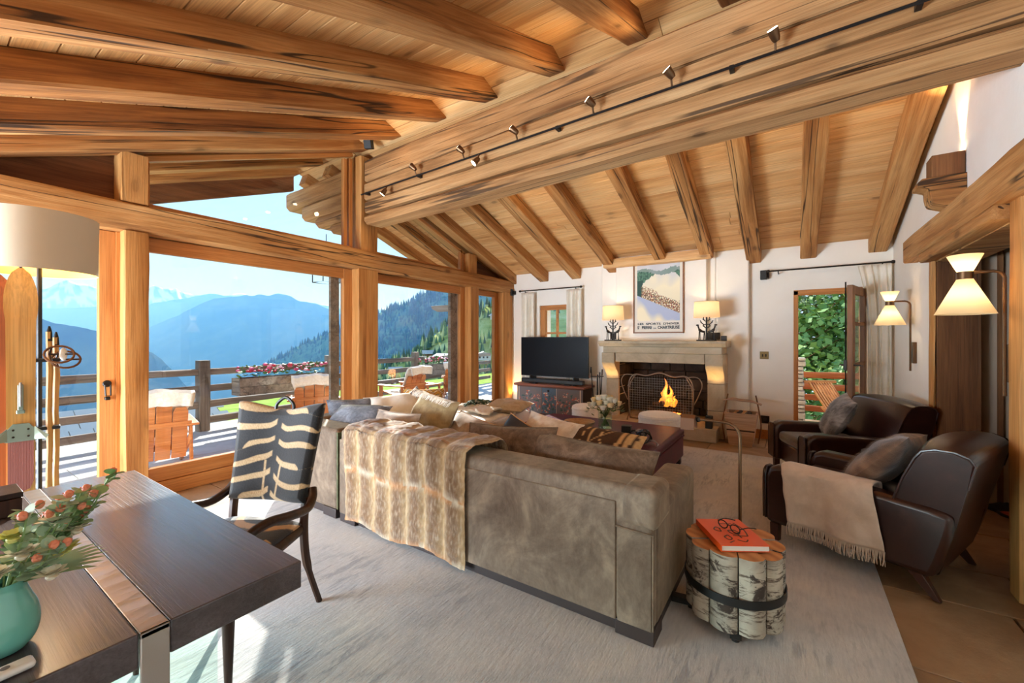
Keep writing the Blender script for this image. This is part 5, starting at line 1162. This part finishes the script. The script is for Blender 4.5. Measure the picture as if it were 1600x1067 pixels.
def cush_fur(o, w, h, t, seed, wr, col, n):
    q = random.Random(seed); f = cush_fn(w, h, t, seed, wr); mb = MB(); mb.c = []
    for k in range(n):
        u, v = q.random(), q.random(); p = Vector(f(u, v)); d = Vector((p.x*.8+q.gauss(0, .12), -.55+q.gauss(0, .12), .55)).normalized()*.024*q.uniform(.6, 1.1); wv = Vector((.0013, 0, 0)); c = col(u, v)
        mb.v += [tuple(p-wv), tuple(p+wv), tuple(p+d)]; i = len(mb.v)-3; mb.f.append((i, i+1, i+2)); mb.mi.append(0); mb.c += [c, c, mixc(c, WH, .08)]
    o = obj('fur_pile', mb, FURV, o, local=True, smooth=False); o['kind'] = 'stuff'
cush_fur(fc1, .58, .50, .20, 21, .02, fcol(3), 9000); cush_fur(fc2, .46, .46, .17, 22, .02, gcol, 7000)
# pale throw over the arm of the near chair (its outer arm is local +x)
shawl = cloth('pale_cashmere', S(196, 176, 158), S(216, 198, 182), 10, .95, .6, .25)
def shw(u, v):
    y = lerp(.30, -.20, u)-.10*(v-.4)*(1 if v > .4 else .2)+.015*fn3(u*4, v*4); s = v*.62
    wv = .018*math.sin(u*9+v*2)*max(0, v-.35)*2+.01*fn3(u*6, v*6, 3)
    if s < .10: x, z = .25+s*.3, .555-.08+s*.8+.004
    elif s < .26: a = (s-.10)/.16; x, z = .28+.145*a, .563+.008*math.sin(a*PI)
    else: x, z = .425+.018+.03*(s-.26)+wv, .560-(s-.26)*1.0
    if .22 < s < .30: x = lerp(.40, .443, (s-.22)/.08); z = .566-.03*((s-.22)/.08)**2
    return (-x, y, z)
ts = thing('shawl', 'pale cashmere shawl with fringe over the arm of the near club chair', 'throw', A1[:3], R(A1[3]))
c_ = obj('cloth', MB().grid(shw, 40, 40), shawl, ts, local=True); m = c_.modifiers.new('thick', 'SOLIDIFY'); m.thickness = .006; m.offset = -1
fr = MB(); q = random.Random(8)
for k in range(110):
    p = shw(k/109, 1); fr.tube([p, (p[0]-.004+q.uniform(-.004, .004), p[1]+q.uniform(-.006, .006), p[2]-.04), (p[0]+q.uniform(-.004, .006), p[1]+q.uniform(-.01, .01), p[2]-.085)], [.0028, .0024, .0016], 4)
f_ = obj('fringe', fr, shawl, ts, local=True); f_['kind'] = 'stuff'
# little table and glass between the chairs
et = thing('end_table', 'small dark round end table between the two club chairs', 'table', (.66, 4.62, 0))
obj('top', MB().lathe([(.001, .48), (.17, .48), (.17, .50), (.001, .50)], 28), M['walnut'], et, local=True); obj('stem', MB().tube([(0, 0, .02), (0, 0, .48)], .018, 10), M['walnut'], et, local=True); obj('foot', MB().lathe([(.001, 0), (.13, 0), (.13, .012), (.02, .03)], 24), M['walnut'], et, local=True)
gj = thing('candle_glass', 'small clear glass jar with a candle on the end table', 'jar', (.64, 4.66, .501)); obj('jar', MB().lathe([(.001, 0), (.034, 0), (.036, .085), (.033, .085), (.031, .004), (.001, .004)], 20), M['vaseglass'], gj, local=True); obj('candle', MB().lathe([(.001, .005), (.028, .005), (.028, .045), (.001, .045)], 18), flat('amber_wax', S(196, 156, 84), .5), gj, local=True)
# shoes in the passage
def shoe(label, x, y, rz, m):
    t = thing('shoe', label, 'shoe', (x, y, 0), rz, 'shoes in the passage')
    obj('sole', MB().prism([(.0, -.13), (.035, -.12), (.04, 0), (.045, .08), (.02, .14), (-.02, .14), (-.045, .08), (-.035, 0), (-.035, -.12)], 0, .025, 'Z'), M['black'], t, local=True, bevel=.004)
    def up(u, v): a = 2*PI*u; r = (.036+.008*math.sin(a))*(1-.35*v); yy = .125*math.sin(a)*(1-.25*v)-.045*v; return (r*math.cos(a), yy, .025+.075*v-(.05*v if math.sin(a) > .2 else 0)*math.sin(a))
    obj('upper', MB().grid(up, 24, 8), m, t, local=True)
rdm = flat('red_trainer', S(150, 60, 44), .6)
for i, (x, y, rz, m, lb) in enumerate([(1.44, 5.18, .4, M['black'], 'black shoe nearest the doorway in the passage'), (1.56, 5.20, .3, M['black'], 'black shoe further inside the passage'), (1.50, 5.02, .5, rdm, 'red patterned shoe in the passage')]): shoe(lb, x, y, rz, m)
# ------------------------------------------------------------------ desk and what stands on it
dk_ = thing('desk', 'dark oak desk with a hammered metal inlay strip and glass legs', 'desk', (-2.04, -.3, .014))
def plank(y0, y1): return MB().bx(-2.84, -1.25, y0, y1, .688, .77)
obj('top_plank', plank(.374, .70), M['desk'], dk_, bevel=.004); obj('top_plank', plank(-1.15, .316), M['desk'], dk_, bevel=.004); obj('top_plank', plank(-1.6, -1.21), M['desk'], dk_, bevel=.004)
ham = NT('hammered_metal'); hv = ham.n('TexVoronoi'); hv.inputs['Scale'].default_value = 22; ham.l(ham.coords((1, .25, .25), False), hv.inputs['Vector'])
ham.base(S(186, 178, 172)); ham.val('Metallic', .9); ham.val('Roughness', .34); ham.bump(hv.outputs['Distance'], .35, .01)
for y in (.317, -1.209):
    obj('metal_strip', MB().bx(-2.845, -1.245, y, y+.056, .755, .7695).bx(-1.256, -1.245, y, y+.056, .016, .7695), ham.m, dk_, bevel=.003)
for x in (-1.60, -2.45): obj('glass_leg', MB().bx(x-.008, x+.008, -1.3, .605, .015, .688), M['tableglass'], dk_, bevel=.002)
vs_ = tag(obj('vase', MB().lathe([(.001, 0), (.038, 0)]+[(p.x, p.z) for p in smooth_path([(.042, 0, .003), (.054, 0, .022), (.0595, 0, .052), (.056, 0, .085), (.046, 0, .112), (.039, 0, .135), (.041, 0, .152)], 5)]+[(.036, .15), (.038, .11), (.05, .06), (.04, .014), (.001, .01)], 40), flat('teal_glaze', S(106, 176, 160), .14, 0, Coat_Weight=.6), mx=TR((-1.43, .130, .771))), 'glossy teal bulb vase on the near edge of the dark desk', 'vase')
fb = thing('flower_arrangement', 'loose arrangement of eucalyptus, orange buds and pale flowers in the teal vase', 'flowers', (-1.43, .130, .80)); q = random.Random(41)
euc = flat('eucalyptus_leaf', S(164, 184, 152), .6); grn = flat('soft_green_leaf', S(136, 162, 106), .6); bud = flat('orange_bud', S(228, 138, 104), .6); yel = flat('lime_petal', S(222, 220, 130), .6); crm = flat('ivory_petal', S(238, 230, 206), .6)
def leaf_at(mb, p, d, up, L, w):
    d = Vector(d).normalized(); s = d.cross(Vector(up)); s = s.normalized() if s.length > .01 else Vector((1, 0, 0)); n = s.cross(d); pts = [p]
    for t, ww in ((.25, .8), (.55, 1), (.85, .6)): pts += [p+d*L*t+s*w*ww+n*.06*L*math.sin(t*3), p+d*L*t-s*w*ww+n*.06*L*math.sin(t*3)]
    pts.append(p+d*L); mb.add(pts, [(0, 2, 1), (1, 2, 4, 3), (3, 4, 6, 5), (5, 6, 7)])
for k in range(24):
    a = [1.3, .9, 1.7, 1.2, .5, 2.2, 2.9, 3.6, 4.2, 5, 5.7, 1.5, 1.05, .2, 2.6, 1.4, .7, 1.9, 1.1, 1.65, 2.3, .4, .95, 1.5][k]; o_ = q.uniform(.09, .15); h = q.uniform(.17, .30); tip = Vector((o_*math.cos(a), o_*math.sin(a), h))
    if k == 0: tip = Vector((.01, .175, .31))
    if k == 12: tip = Vector((.03, .15, .27))
    pth = smooth_path([(0, 0, -.02), (tip.x*.25, tip.y*.25, .12), tip*.8, tip], 4); obj('stem', MB().tube(pth, .0022, 4), grn, fb, local=True); mb = MB()
    for j, p in enumerate(pth[5:]):
        for s in (-1, 1): leaf_at(mb, p, (q.uniform(-1, 1), q.uniform(-1, 1)*.8, q.uniform(-.1, .8)), (0, 0, 1), q.uniform(.024, .036), q.uniform(.010, .015))
    obj('leaves', mb, euc if k % 3 else grn, fb, local=True)
    for d in range(2 if k < 6 else 1):
        p = tip*(1-.12*d)+Vector((q.uniform(-.01, .01), q.uniform(-.012, .012), .006)); b_ = MB().ball(p, (.0085, .0085, .010), 8, 6)
        for j in range(6): an = j*PI/3; leaf_at(b_, p-Vector((0, 0, .006)), (math.cos(an), math.sin(an), .9), (0, 0, 1), .016, .004)
        obj('bud', b_, bud, fb, local=True)
for k, (a, o_, h, m_, r) in enumerate([(.9, .10, .17, yel, .036), (.3, .075, .19, crm, .036), (-.2, .07, .16, crm, .036), (1.3, .115, .20, crm, .034), (.1, .085, .235, yel, .034), (1.0, .085, .235, crm, .034), (.6, .11, .135, crm, .034), (-.5, .085, .22, yel, .034), (1.6, .10, .15, yel, .032)]):
    p = Vector((o_*math.cos(a), o_*math.sin(a), h)); mb = MB().ball(p, (r*.3, r*.3, r*.3), 8, 5)
    for j in range(18): an = j*2.4; leaf_at(mb, p, (math.cos(an), math.sin(an), .2+.05*j), (0, 0, 1), r*(1-.02*j), r*.3)
    obj('blossom', mb, m_, fb, local=True)
mb = MB()
for k in range(7): a = .9+.16*k; leaf_at(mb, Vector((.02*math.cos(a), .02*math.sin(a), .11)), (math.cos(a), math.sin(a), .12), (0, 0, 1), .15, .012)
obj('long_leaves', mb, grn, fb, local=True)
rm = thing('remote_control', 'cream remote control lying at the front edge of the dark desk', 'remote', (-1.312, .09, .7715), R(3))
obj('body', MB().bx(-.018, .018, -.075, .075, 0, .016), flat('remote_cream', S(226, 220, 212), .35), rm, local=True, bevel=.007, seg=3)
for k in range(3): obj('button', MB().lathe([(.0035, 0), (.0035, .0012), (.001, .0014)], 8, (0, -.03+.012*k, .016)), M['black'], rm, local=True)
obj('rocker', MB().lathe([(.007, 0), (.007, .0012), (.001, .0016)], 12, (0, .035, .016)), flat('remote_grey', S(110, 100, 98), .4), rm, local=True)
wb = thing('wooden_box', 'dark square wooden box at the far end of the desk behind the flowers', 'box', (-2.56, .19, .771)); obj('body', MB().bx(-.08, .08, -.09, .09, 0, .065), M['walnut'], wb, local=True, bevel=.003); obj('lid', MB().bx(-.082, .082, -.092, .092, .067, .088), M['walnut'], wb, local=True, bevel=.003)

# ------------------------------------------------------------------ zebra chair (local +Y is the way it faces)
zc = thing('zebra_chair', 'dark wood armchair covered in zebra hide pulled up behind the desk', 'chair', (-2.235, .905, .014), R(204.3))
def zeb(u, v, s=0):
    a = (u*2-1)*1.0; side = 1 if a > 0 else -1; r = abs(a)
    n = fn3(u*3, v*3, s)*.10
    ph = v*5.3+(.10 if side > 0 else -.12)+.22*side*math.sin(r*3+v*4)*r+.30*math.exp(-(r*7)**2)*-1+n*1.5+.18*r*r
    k = int(math.floor(ph)); f = ph-k
    w = .33+.08*fn3(k*3.7, side, 2); end = 1.02 if (k+int(side > 0)) % 3 else .74
    tp = 1 if r < end-.12 else max(0, (end-r)/.12)
    start = .06 if v > .15 else .03
    sm = lambda x, e=.05: max(0, min(1, .5+x/e))
    on = sm(w*tp**.5-f)*sm(f, .06)*sm(r-start-.02*fn3(v*9, 2), .03)
    if v < .42: on = max(on, sm(.024-abs(r-.16-.10*v), .02))
    on *= sm(abs(a+.02*math.sin(v*7))-.028, .02)
    t = fn3(u*90, v*60, 3)
    return mixc(mixc(S(12, 11, 14), S(30, 27, 28), .5+t), mixc(S(200, 174, 134), S(176, 146, 106), .5+t), on)
def zseat(u, v):
    a = (u-.5)*1.5; ph = v*2.2+1.6*a*a*(1 if v < .5 else 1.4)+.25*fn3(u*3, v*3, 8)+u*.9; f = ph-math.floor(ph)
    return S(188, 146, 98) if f < .26 else (S(86, 66, 52) if f < .32 else S(30, 28, 34))
ZH = vcol('zebra_hide', .7, .35, 160, .35)
def zback(front):
    def f(u, v):
        x = (u-.5)*lerp(.455, .525, v**1.5); z = lerp(.575, 1.06, v)-(.022*math.cos((u-.5)*2*PI)*(v**5))-.01*(1-v)**6*math.cos((u-.5)*PI)
        y = lerp(-.235, -.345, v)-.035*math.cos((u-.5)*PI)**2
        e = min(1, min(u, 1-u, v, 1-v)*14)
        return (x, y+(.026*e**.5+.01 if front else -.026*e**.5-.01), z)
    return f
mb = MB(); mb.grid(zback(1), 150, 150, lambda u, v: zeb(1-u, v)); k = len(mb.f); mb.grid(zback(0), 150, 150, lambda u, v: zeb(u, v, 4)); mb.f[k:] = [g[::-1] for g in mb.f[k:]]
n = 150; N = 151*151; cyc = [i for i in range(n)]+[j*151+n for j in range(n)]+[n*151+i for i in range(n, 0, -1)]+[j*151 for j in range(n, 0, -1)]
for i in range(len(cyc)): a, b = cyc[i], cyc[(i+1) % len(cyc)]; mb.f.append((a, a+N, b+N, b)); mb.mi.append(0)
obj('backrest', mb, ZH, zc, local=True, sharp=0)
def zs(u, v):
    x, y = (u-.5)*lerp(.44, .52, v), lerp(-.235, .27, v); e = max(0, (1-abs(2*u-1)**4)*(1-abs(2*v-1)**4)); return (x*(1-.06*(v > .5)*(2*v-1)**4), y, .455+.055*e**.4)
obj('seat', MB().grid(zs, 100, 100, zseat), ZH, zc, local=True, sharp=0)
obj('seat_rail', MB().tube([(-.21, -.23, .44), (-.235, 0, .44), (-.25, .2, .44), (-.2, .265, .44), (0, .275, .44), (.2, .265, .44), (.25, .2, .44), (.235, 0, .44), (.21, -.23, .44)], .028, 8, True), M['walnut'], zc, local=True)
for s in (-1, 1):
    obj('leg', MB().tube(smooth_path([(s*.215, -.25, .60), (s*.215, -.235, .44), (s*.222, -.25, .25), (s*.24, -.33, .0)], 5), [.022]*6+[.022]*5+[.016]*5, 8), M['walnut'], zc, local=True)
    obj('leg', MB().tube([(s*.225, .25, .46), (s*.225, .25, .36), (s*.225, .25, .355), (s*.225, .25, .34), (s*.225, .25, .335), (s*.225, .25, .0)], [.026, .026, .033, .033, .026, .014], 12), M['walnut'], zc, local=True)
    obj('arm', MB().tube(smooth_path([(s*.24, -.27, .64), (s*.262, -.24, .60), (s*.285, -.16, .575), (s*.30, -.02, .60), (s*.295, .12, .625), (s*.275, .22, .60), (s*.25, .255, .52), (s*.235, .25, .45)], 6), [.022]*43, 10), M['walnut'], zc, local=True)
obj('handle', MB().tube(smooth_path([(-.055, -.365, 1.03), (-.05, -.37, 1.07), (0, -.375, 1.105), (.05, -.37, 1.07), (.055, -.365, 1.03)], 6), .009, 8), M['black'], zc, local=True)
obj('brace', MB().tube(smooth_path([(.225, .25, .33), (.10, .12, .36), (-.05, 0, .40), (-.2, -.2, .42)], 5), .014, 7), M['walnut'], zc, local=True)

# ------------------------------------------------------------------ ski floor lamp (local -Y faces the room)
fl = thing('floor_lamp', 'floor lamp with a big drum shade, its pole strapped to vintage skis and bamboo poles', 'lamp', (-3.30, .43, 0), R(82.5))
obj('base', MB().lathe([(.001, 0), (.17, 0), (.17, .02), (.02, .03)], 32), M['iron'], fl, local=True); obj('pole', MB().tube([(0, 0, .02), (0, 0, 1.95)], .011, 8), M['black'], fl, local=True)
outer = flat('drum_shade_fabric', S(206, 192, 170), .9); gold = NT('gold_lining'); gold.base(S(232, 180, 74)); gold.val('Roughness', .5); gold.val('Metallic', .25)
obj('drum_shade', MB().lathe([(.222, 1.80), (.226, 2.10)], 56, cap=False), outer, fl, local=True); obj('shade_lining', MB().lathe([(.219, 1.802), (.223, 2.098)], 56, cap=False), gold.m, fl, local=True)
obj('spider', MB().tube([(-.22, 0, 2.08), (.22, 0, 2.08)], .004, 5).tube([(0, -.22, 2.08), (0, .22, 2.08)], .004, 5), M['iron'], fl, local=True)
obj('bulb', MB().ball((0, .05, 1.92), .035, 10, 8), glow('floor_lamp_bulb', (1, .75, .4, 1), 5), fl, local=True); light('floor_lamp_light', 'POINT', (-3.34, .43, 1.90), 8, WARM, shadow_soft_size=.04)
def ski(nm, xo, yo, H, w, m, lean):
    def f(u, v, s):
        z = .04+(H-.04)*v; hw = w/2*(1-.10*math.sin(v*PI)); 
        if v > .86: t = (v-.86)/.14; hw *= (1+.12*math.sin(t*PI))*math.sqrt(max(0, 1-t**2.2))+.06
        return (xo+lean*(v-.5)+(u-.5)*2*hw, yo-(.05*((v-.86)/.14)**2 if v > .86 else 0)+s*(.012 if v < .86 else .006), z)
    mb = MB(); nv = 60; mb.grid(lambda u, v: f(u, v, -.5), 6, nv); k = len(mb.f); mb.grid(lambda u, v: f(u, v, .5), 6, nv); mb.f[k:] = [g[::-1] for g in mb.f[k:]]
    N = 7*(nv+1); cyc = [i for i in range(6)]+[j*7+6 for j in range(nv)]+[nv*7+i for i in range(6, 0, -1)]+[j*7 for j in range(nv, 0, -1)]
    for i in range(len(cyc)): a, b = cyc[i], cyc[(i+1) % len(cyc)]; mb.f.append((a, a+N, b+N, b)); mb.mi.append(0)
    return obj(nm, mb, m, fl, local=True)
ski('ski', -.115, .035, 1.775, .085, M['skired'], -.03); s1 = ski('ski', -.062, -.035, 1.815, .108, M['ski'], .0)
obj('tip_knob', MB().ball((-.062, -.085, 1.82), (.007, .007, .012), 8, 6), M['iron'], s1, local=True)
pal = flat('pale_green_metal', S(150, 164, 150), .35, .6); rub = NT('ribbed_red_rubber'); wvv = rub.n('TexWave'); wvv.inputs['Scale'].default_value = 60; rub.l(rub.coords(rand=False), wvv.inputs[0]); rub.base(S(158, 84, 72)); rub.bump(wvv.outputs['Fac'], .5, .004)
obj('heel_plate', MB().prism([(-.105, .93), (-.019, .93), (-.019, .72), (-.03, .685), (-.062, .67), (-.094, .685), (-.105, .72)], -.050, -.042, 'Y'), rub.m, s1, local=True)
obj('toe_plate', MB().prism([(-.115, .93), (-.009, .93), (-.012, .985), (-.035, 1.02), (-.089, 1.02), (-.112, .985)], -.054, -.042, 'Y'), pal, s1, local=True)
for s in (-1, 1):
    obj('toe_iron', MB().add([(-.062+s*.045, -.056, 1.0), (-.062+s*.095, -.085, .955), (-.062+s*.085, -.085, .935), (-.062+s*.045, -.056, .935), (-.062+s*.045, -.053, 1.0), (-.062+s*.095, -.08, .955), (-.062+s*.085, -.08, .935), (-.062+s*.045, -.053, .935)], [(0,1,2,3), (7,6,5,4), (0,4,5,1), (1,5,6,2), (2,6,7,3), (3,7,4,0)]), pal, s1, local=True)
    for zz in (.955, .99): obj('rivet', MB().ball((-.062+s*.025, -.056, zz), .005, 8, 5), M['iron'], s1, local=True)
obj('cable_clamp', MB().bx(-.073, -.053, -.062, -.042, 1.09, 1.22).bx(-.078, -.048, -.05, -.042, 1.07, 1.09), pal, s1, local=True, bevel=.004); obj('clamp_lever', MB().tube([(-.063, -.064, 1.23), (-.063, -.07, 1.20), (-.063, -.068, 1.11)], .006, 6), M['steel'], s1, local=True)
for xo, yo, H in ((.035, -.02, 1.49), (.060, .02, 1.46)):
    bp = obj('ski_pole', MB().tube([(xo+.002*math.sin(i*1.7), yo, .03+(H-.03)*i/14) for i in range(15)], [.0125 if i % 3 else .0145 for i in range(15)], 8), M['bamboo'], fl, local=True)
    obj('pole_tip', MB().tube([(xo, yo, H-.05), (xo, yo, H), (xo, yo, H+.03)], [.013, .011, .004], 8), M['iron'], bp, local=True)
    c = Vector((xo+.035, yo-.05, H-.12)); obj('basket_ring', MB().tube([c+Vector((.055*math.cos(a*PI/9), .02*math.sin(a*PI/9), .055*math.sin(a*PI/9)*.8)) for a in range(18)], .0055, 6, True), M['oldslab'], bp, local=True)
    for a in (0, 2.1, 4.2): obj('basket_strap', MB().tube([(xo, yo-.012, H-.12), c+Vector((.055*math.cos(a), .02*math.sin(a), .044*math.sin(a)))], .005, 5), M['walnut'], bp, local=True)
obj('wool_tuft', MB().ball((.085, -.05, 1.37), (.016, .012, .035), 8, 6), fleece, fl, local=True)
for z in (.97, 1.33): obj('clamp', MB().bx(-.06, .075, -.03, .035, z, z+.018), M['black'], fl, local=True, bevel=.004)

# ------------------------------------------------------------------ birch log side table
bt = thing('birch_table', 'side table made of upright birch logs held by a dark iron band', 'table', (-.25, 2.42, .014))
bkm = NT('birch_bark'); v = bkm.coords((1, 1, 1)); st_ = bkm.noise(bkm.coords((7, 7, 55)), 1, 4, .7, .4); pt = bkm.noise(bkm.coords((5, 5, 9)), 1.3, 5, .7, .8)
c_ = bkm.ramp(bkm.noise(v, 6, 4), [(.3, S(140, 128, 114)), (.7, S(190, 178, 160))]); c_ = bkm.mix(bkm.ramp(st_, [(.54, BL), (.62, WH)]), c_, S(92, 76, 64)); c_ = bkm.mix(bkm.ramp(pt, [(.54, BL), (.60, WH)]), c_, S(64, 50, 42))
bkm.base(c_); bkm.val('Roughness', .85); bkm.bump(pt, .4, .01)
cut = NT('cut_birch'); lw_ = cut.n('TexWave', wave_type='RINGS', rings_direction='Z'); lw_.inputs['Scale'].default_value = 5; lw_.inputs['Distortion'].default_value = 5; lw_.inputs['Detail'].default_value = 3; cut.l(cut.coords((1, 1, 1)), lw_.inputs[0])
cut.base(cut.ramp(lw_.outputs['Fac'], [(.0, S(170, 108, 60)), (1, S(198, 136, 82))])); cut.val('Roughness', .7)
q = random.Random(19); seeds = [(.150*math.cos(2*PI*k/10+.2), .150*math.sin(2*PI*k/10+.2), .078) for k in range(10)]+[(.055*math.cos(2*PI*k/4+.5), .055*math.sin(2*PI*k/4+.5), .07) for k in range(4)]
for i, (cx, cy, r) in enumerate(seeds):
    poly = [(cx+r*math.cos(2*PI*a/22)*q.uniform(.97, 1.02), cy+r*math.sin(2*PI*a/22)*q.uniform(.97, 1.02)) for a in range(22)]
    for j, (dx, dy, r2) in enumerate(seeds):
        if i == j: continue
        nx, ny = dx-cx, dy-cy; L2 = math.hypot(nx, ny); nx, ny = nx/L2, ny/L2; lim = L2/2-.0025; out = []
        for a in range(len(poly)):
            p, p2 = poly[a], poly[(a+1) % len(poly)]; da = (p[0]-cx)*nx+(p[1]-cy)*ny-lim; db = (p2[0]-cx)*nx+(p2[1]-cy)*ny-lim
            if da <= 0: out.append(p)
            if da*db < 0: t = da/(da-db); out.append((lerp(p[0], p2[0], t), lerp(p[1], p2[1], t)))
        poly = out
    n = len(poly); z0, z1 = .045+q.uniform(0, .012), .405+q.uniform(-.006, .006); mb = MB(); ctr = (sum(p[0] for p in poly)/n, sum(p[1] for p in poly)/n); vsx = []
    for t in range(5):
        sc = 1-.012*abs(math.sin(t*2.1+i)); vsx += [(ctr[0]+(p[0]-ctr[0])*sc, ctr[1]+(p[1]-ctr[1])*sc, lerp(z0, z1, t/4)) for p in poly]
    mb.add(vsx, [(t*n+a, t*n+(a+1) % n, (t+1)*n+(a+1) % n, (t+1)*n+a) for t in range(4) for a in range(n)], 0); mb.add([(p[0], p[1], z1) for p in poly], [tuple(range(n))], 1); mb.add([(p[0], p[1], z0) for p in poly], [tuple(range(n))[::-1]], 1)
    obj('birch_log', mb, [bkm.m, cut.m], bt, local=True, sharp=35)
obj('iron_band', MB().lathe([(.229, .185), (.233, .185), (.233, .225), (.229, .225)], 48, cap=False), M['black'], bt, local=True)
for a in (.15, 1.72): obj('base_bar', MB().ob((-.05 if a < 1 else 0, 0, .028), (.50 if a < 1 else .40, .05, .03), (0, 0, a)), M['black'], bt, local=True, bevel=.003)
for a, r in ((.15, .2), (.15+PI, .2), (1.72, .18), (1.72+PI, .18)): obj('foot', MB().lathe([(.001, 0), (.018, 0), (.018, .02), (.001, .02)], 12, (r*math.cos(a), r*math.sin(a), 0)), M['black'], bt, local=True)
# orange book and glasses
BZ = .427
bo = thing('orange_book', 'large orange hardback book lying on the birch log table', 'book', (-.262, 2.415, BZ), R(-58))
cov = flat('orange_cover', S(232, 84, 22), .4)
obj('cover', MB().bx(-.15, .15, -.115, .115, .027, .030), cov, bo, local=True, bevel=.001); obj('cover', MB().bx(-.15, .15, -.115, .115, 0, .003), cov, bo, local=True, bevel=.001); obj('spine', MB().bx(-.15, .15, -.118, -.113, 0, .030), cov, bo, local=True, bevel=.001)
obj('pages', MB().bx(-.146, .146, -.113, .110, .003, .027), M['paper'], bo, local=True)
dki = flat('book_lettering', S(84, 46, 30), .5); mb_ = wm(bo)
def scr(pts): return MB().tube(smooth_path([(x, y, .0302) for x, y in pts], 5), .0048, 4, sq=.2)
for pts in ([(-.10, .06), (-.02, .075), (.05, .06)], [(-.09, .045), (-.09, -.02)], [(-.02, .02), (.02, .035), (.03, .0), (-.01, -.01), (-.01, .03)], [(.05, .06), (.045, -.01)], [(.03, .02), (.07, .02)], [(-.03, -.04), (-.05, -.055), (-.02, -.075), (.0, -.05), (-.03, -.045)], [(.04, -.035), (.06, -.06), (.09, -.05), (.075, -.03), (.04, -.035)], [(.09, .04), (.11, .02), (.09, -.01)], [(.10, -.03), (.12, -.06)]):
    obj('lettering', scr(pts), dki, bo, local=True)
eg = thing('eyeglasses', 'black framed eyeglasses resting on the orange book', 'glasses', (-.27, 2.42, BZ+.031), R(-28))
for s in (-1, 1):
    rim = [(s*(.034+.026*math.cos(a)*(1+.08*math.sin(a))), -.002, .021+.019*math.sin(a)*(1+.12*s*0)) for a in [2*PI*k/20 for k in range(20)]]
    obj('rim', MB().tube(rim, .003, 6, True), M['black'], eg, local=True)
    obj('lens', MB().add([(p[0], p[1], p[2]) for p in rim], [tuple(range(20))]), M['vaseglass'], eg, local=True)
    obj('temple', MB().tube([(s*.062, -.002, .03), (s*.066, .05, .028), (s*.062, .11, .012), (s*.058, .135, .002)], [.003, .0026, .0026, .003], 6), M['black'], eg, local=True)
obj('bridge', MB().tube([(-.010, -.002, .026), (0, -.003, .029), (.010, -.002, .026)], .003, 6), M['black'], eg, local=True)
# arched reading lamp
rl = thing('reading_lamp', 'slim bronze reading lamp arching from behind the birch table', 'lamp', (-.25, 2.75, .014))
obj('base', MB().lathe([(.001, 0), (.11, 0), (.11, .014), (.012, .02)], 28), M['iron'], rl, local=True)
obj('pole', MB().tube([(0, 0, .015), (0, 0, .86)]+[(-.085*(1-math.cos(a)), 0, .86+.085*math.sin(a)) for a in (.3, .6, .9, 1.2, 1.57)]+[(-.22, -.005, .948)], .009, 10), M['bronze'], rl, local=True)
obj('joint', MB().ball((-.225, -.005, .945), (.016, .014, .016), 10, 8), M['black'], rl, local=True)
am = NT('amber_shade'); am.base(S(104, 62, 28)); am.val('Roughness', .65)
obj('shade', MB().prism([(.05, -.052), (.042, .02), (.0, .036), (-.042, .02), (-.05, -.052), (-.046, -.052), (-.038, .016), (0, .03), (.038, .016), (.046, -.052)], -.32, -.24, 'X').xf(TR((0, 0, .935))), am.m, rl, local=True, bevel=.003)
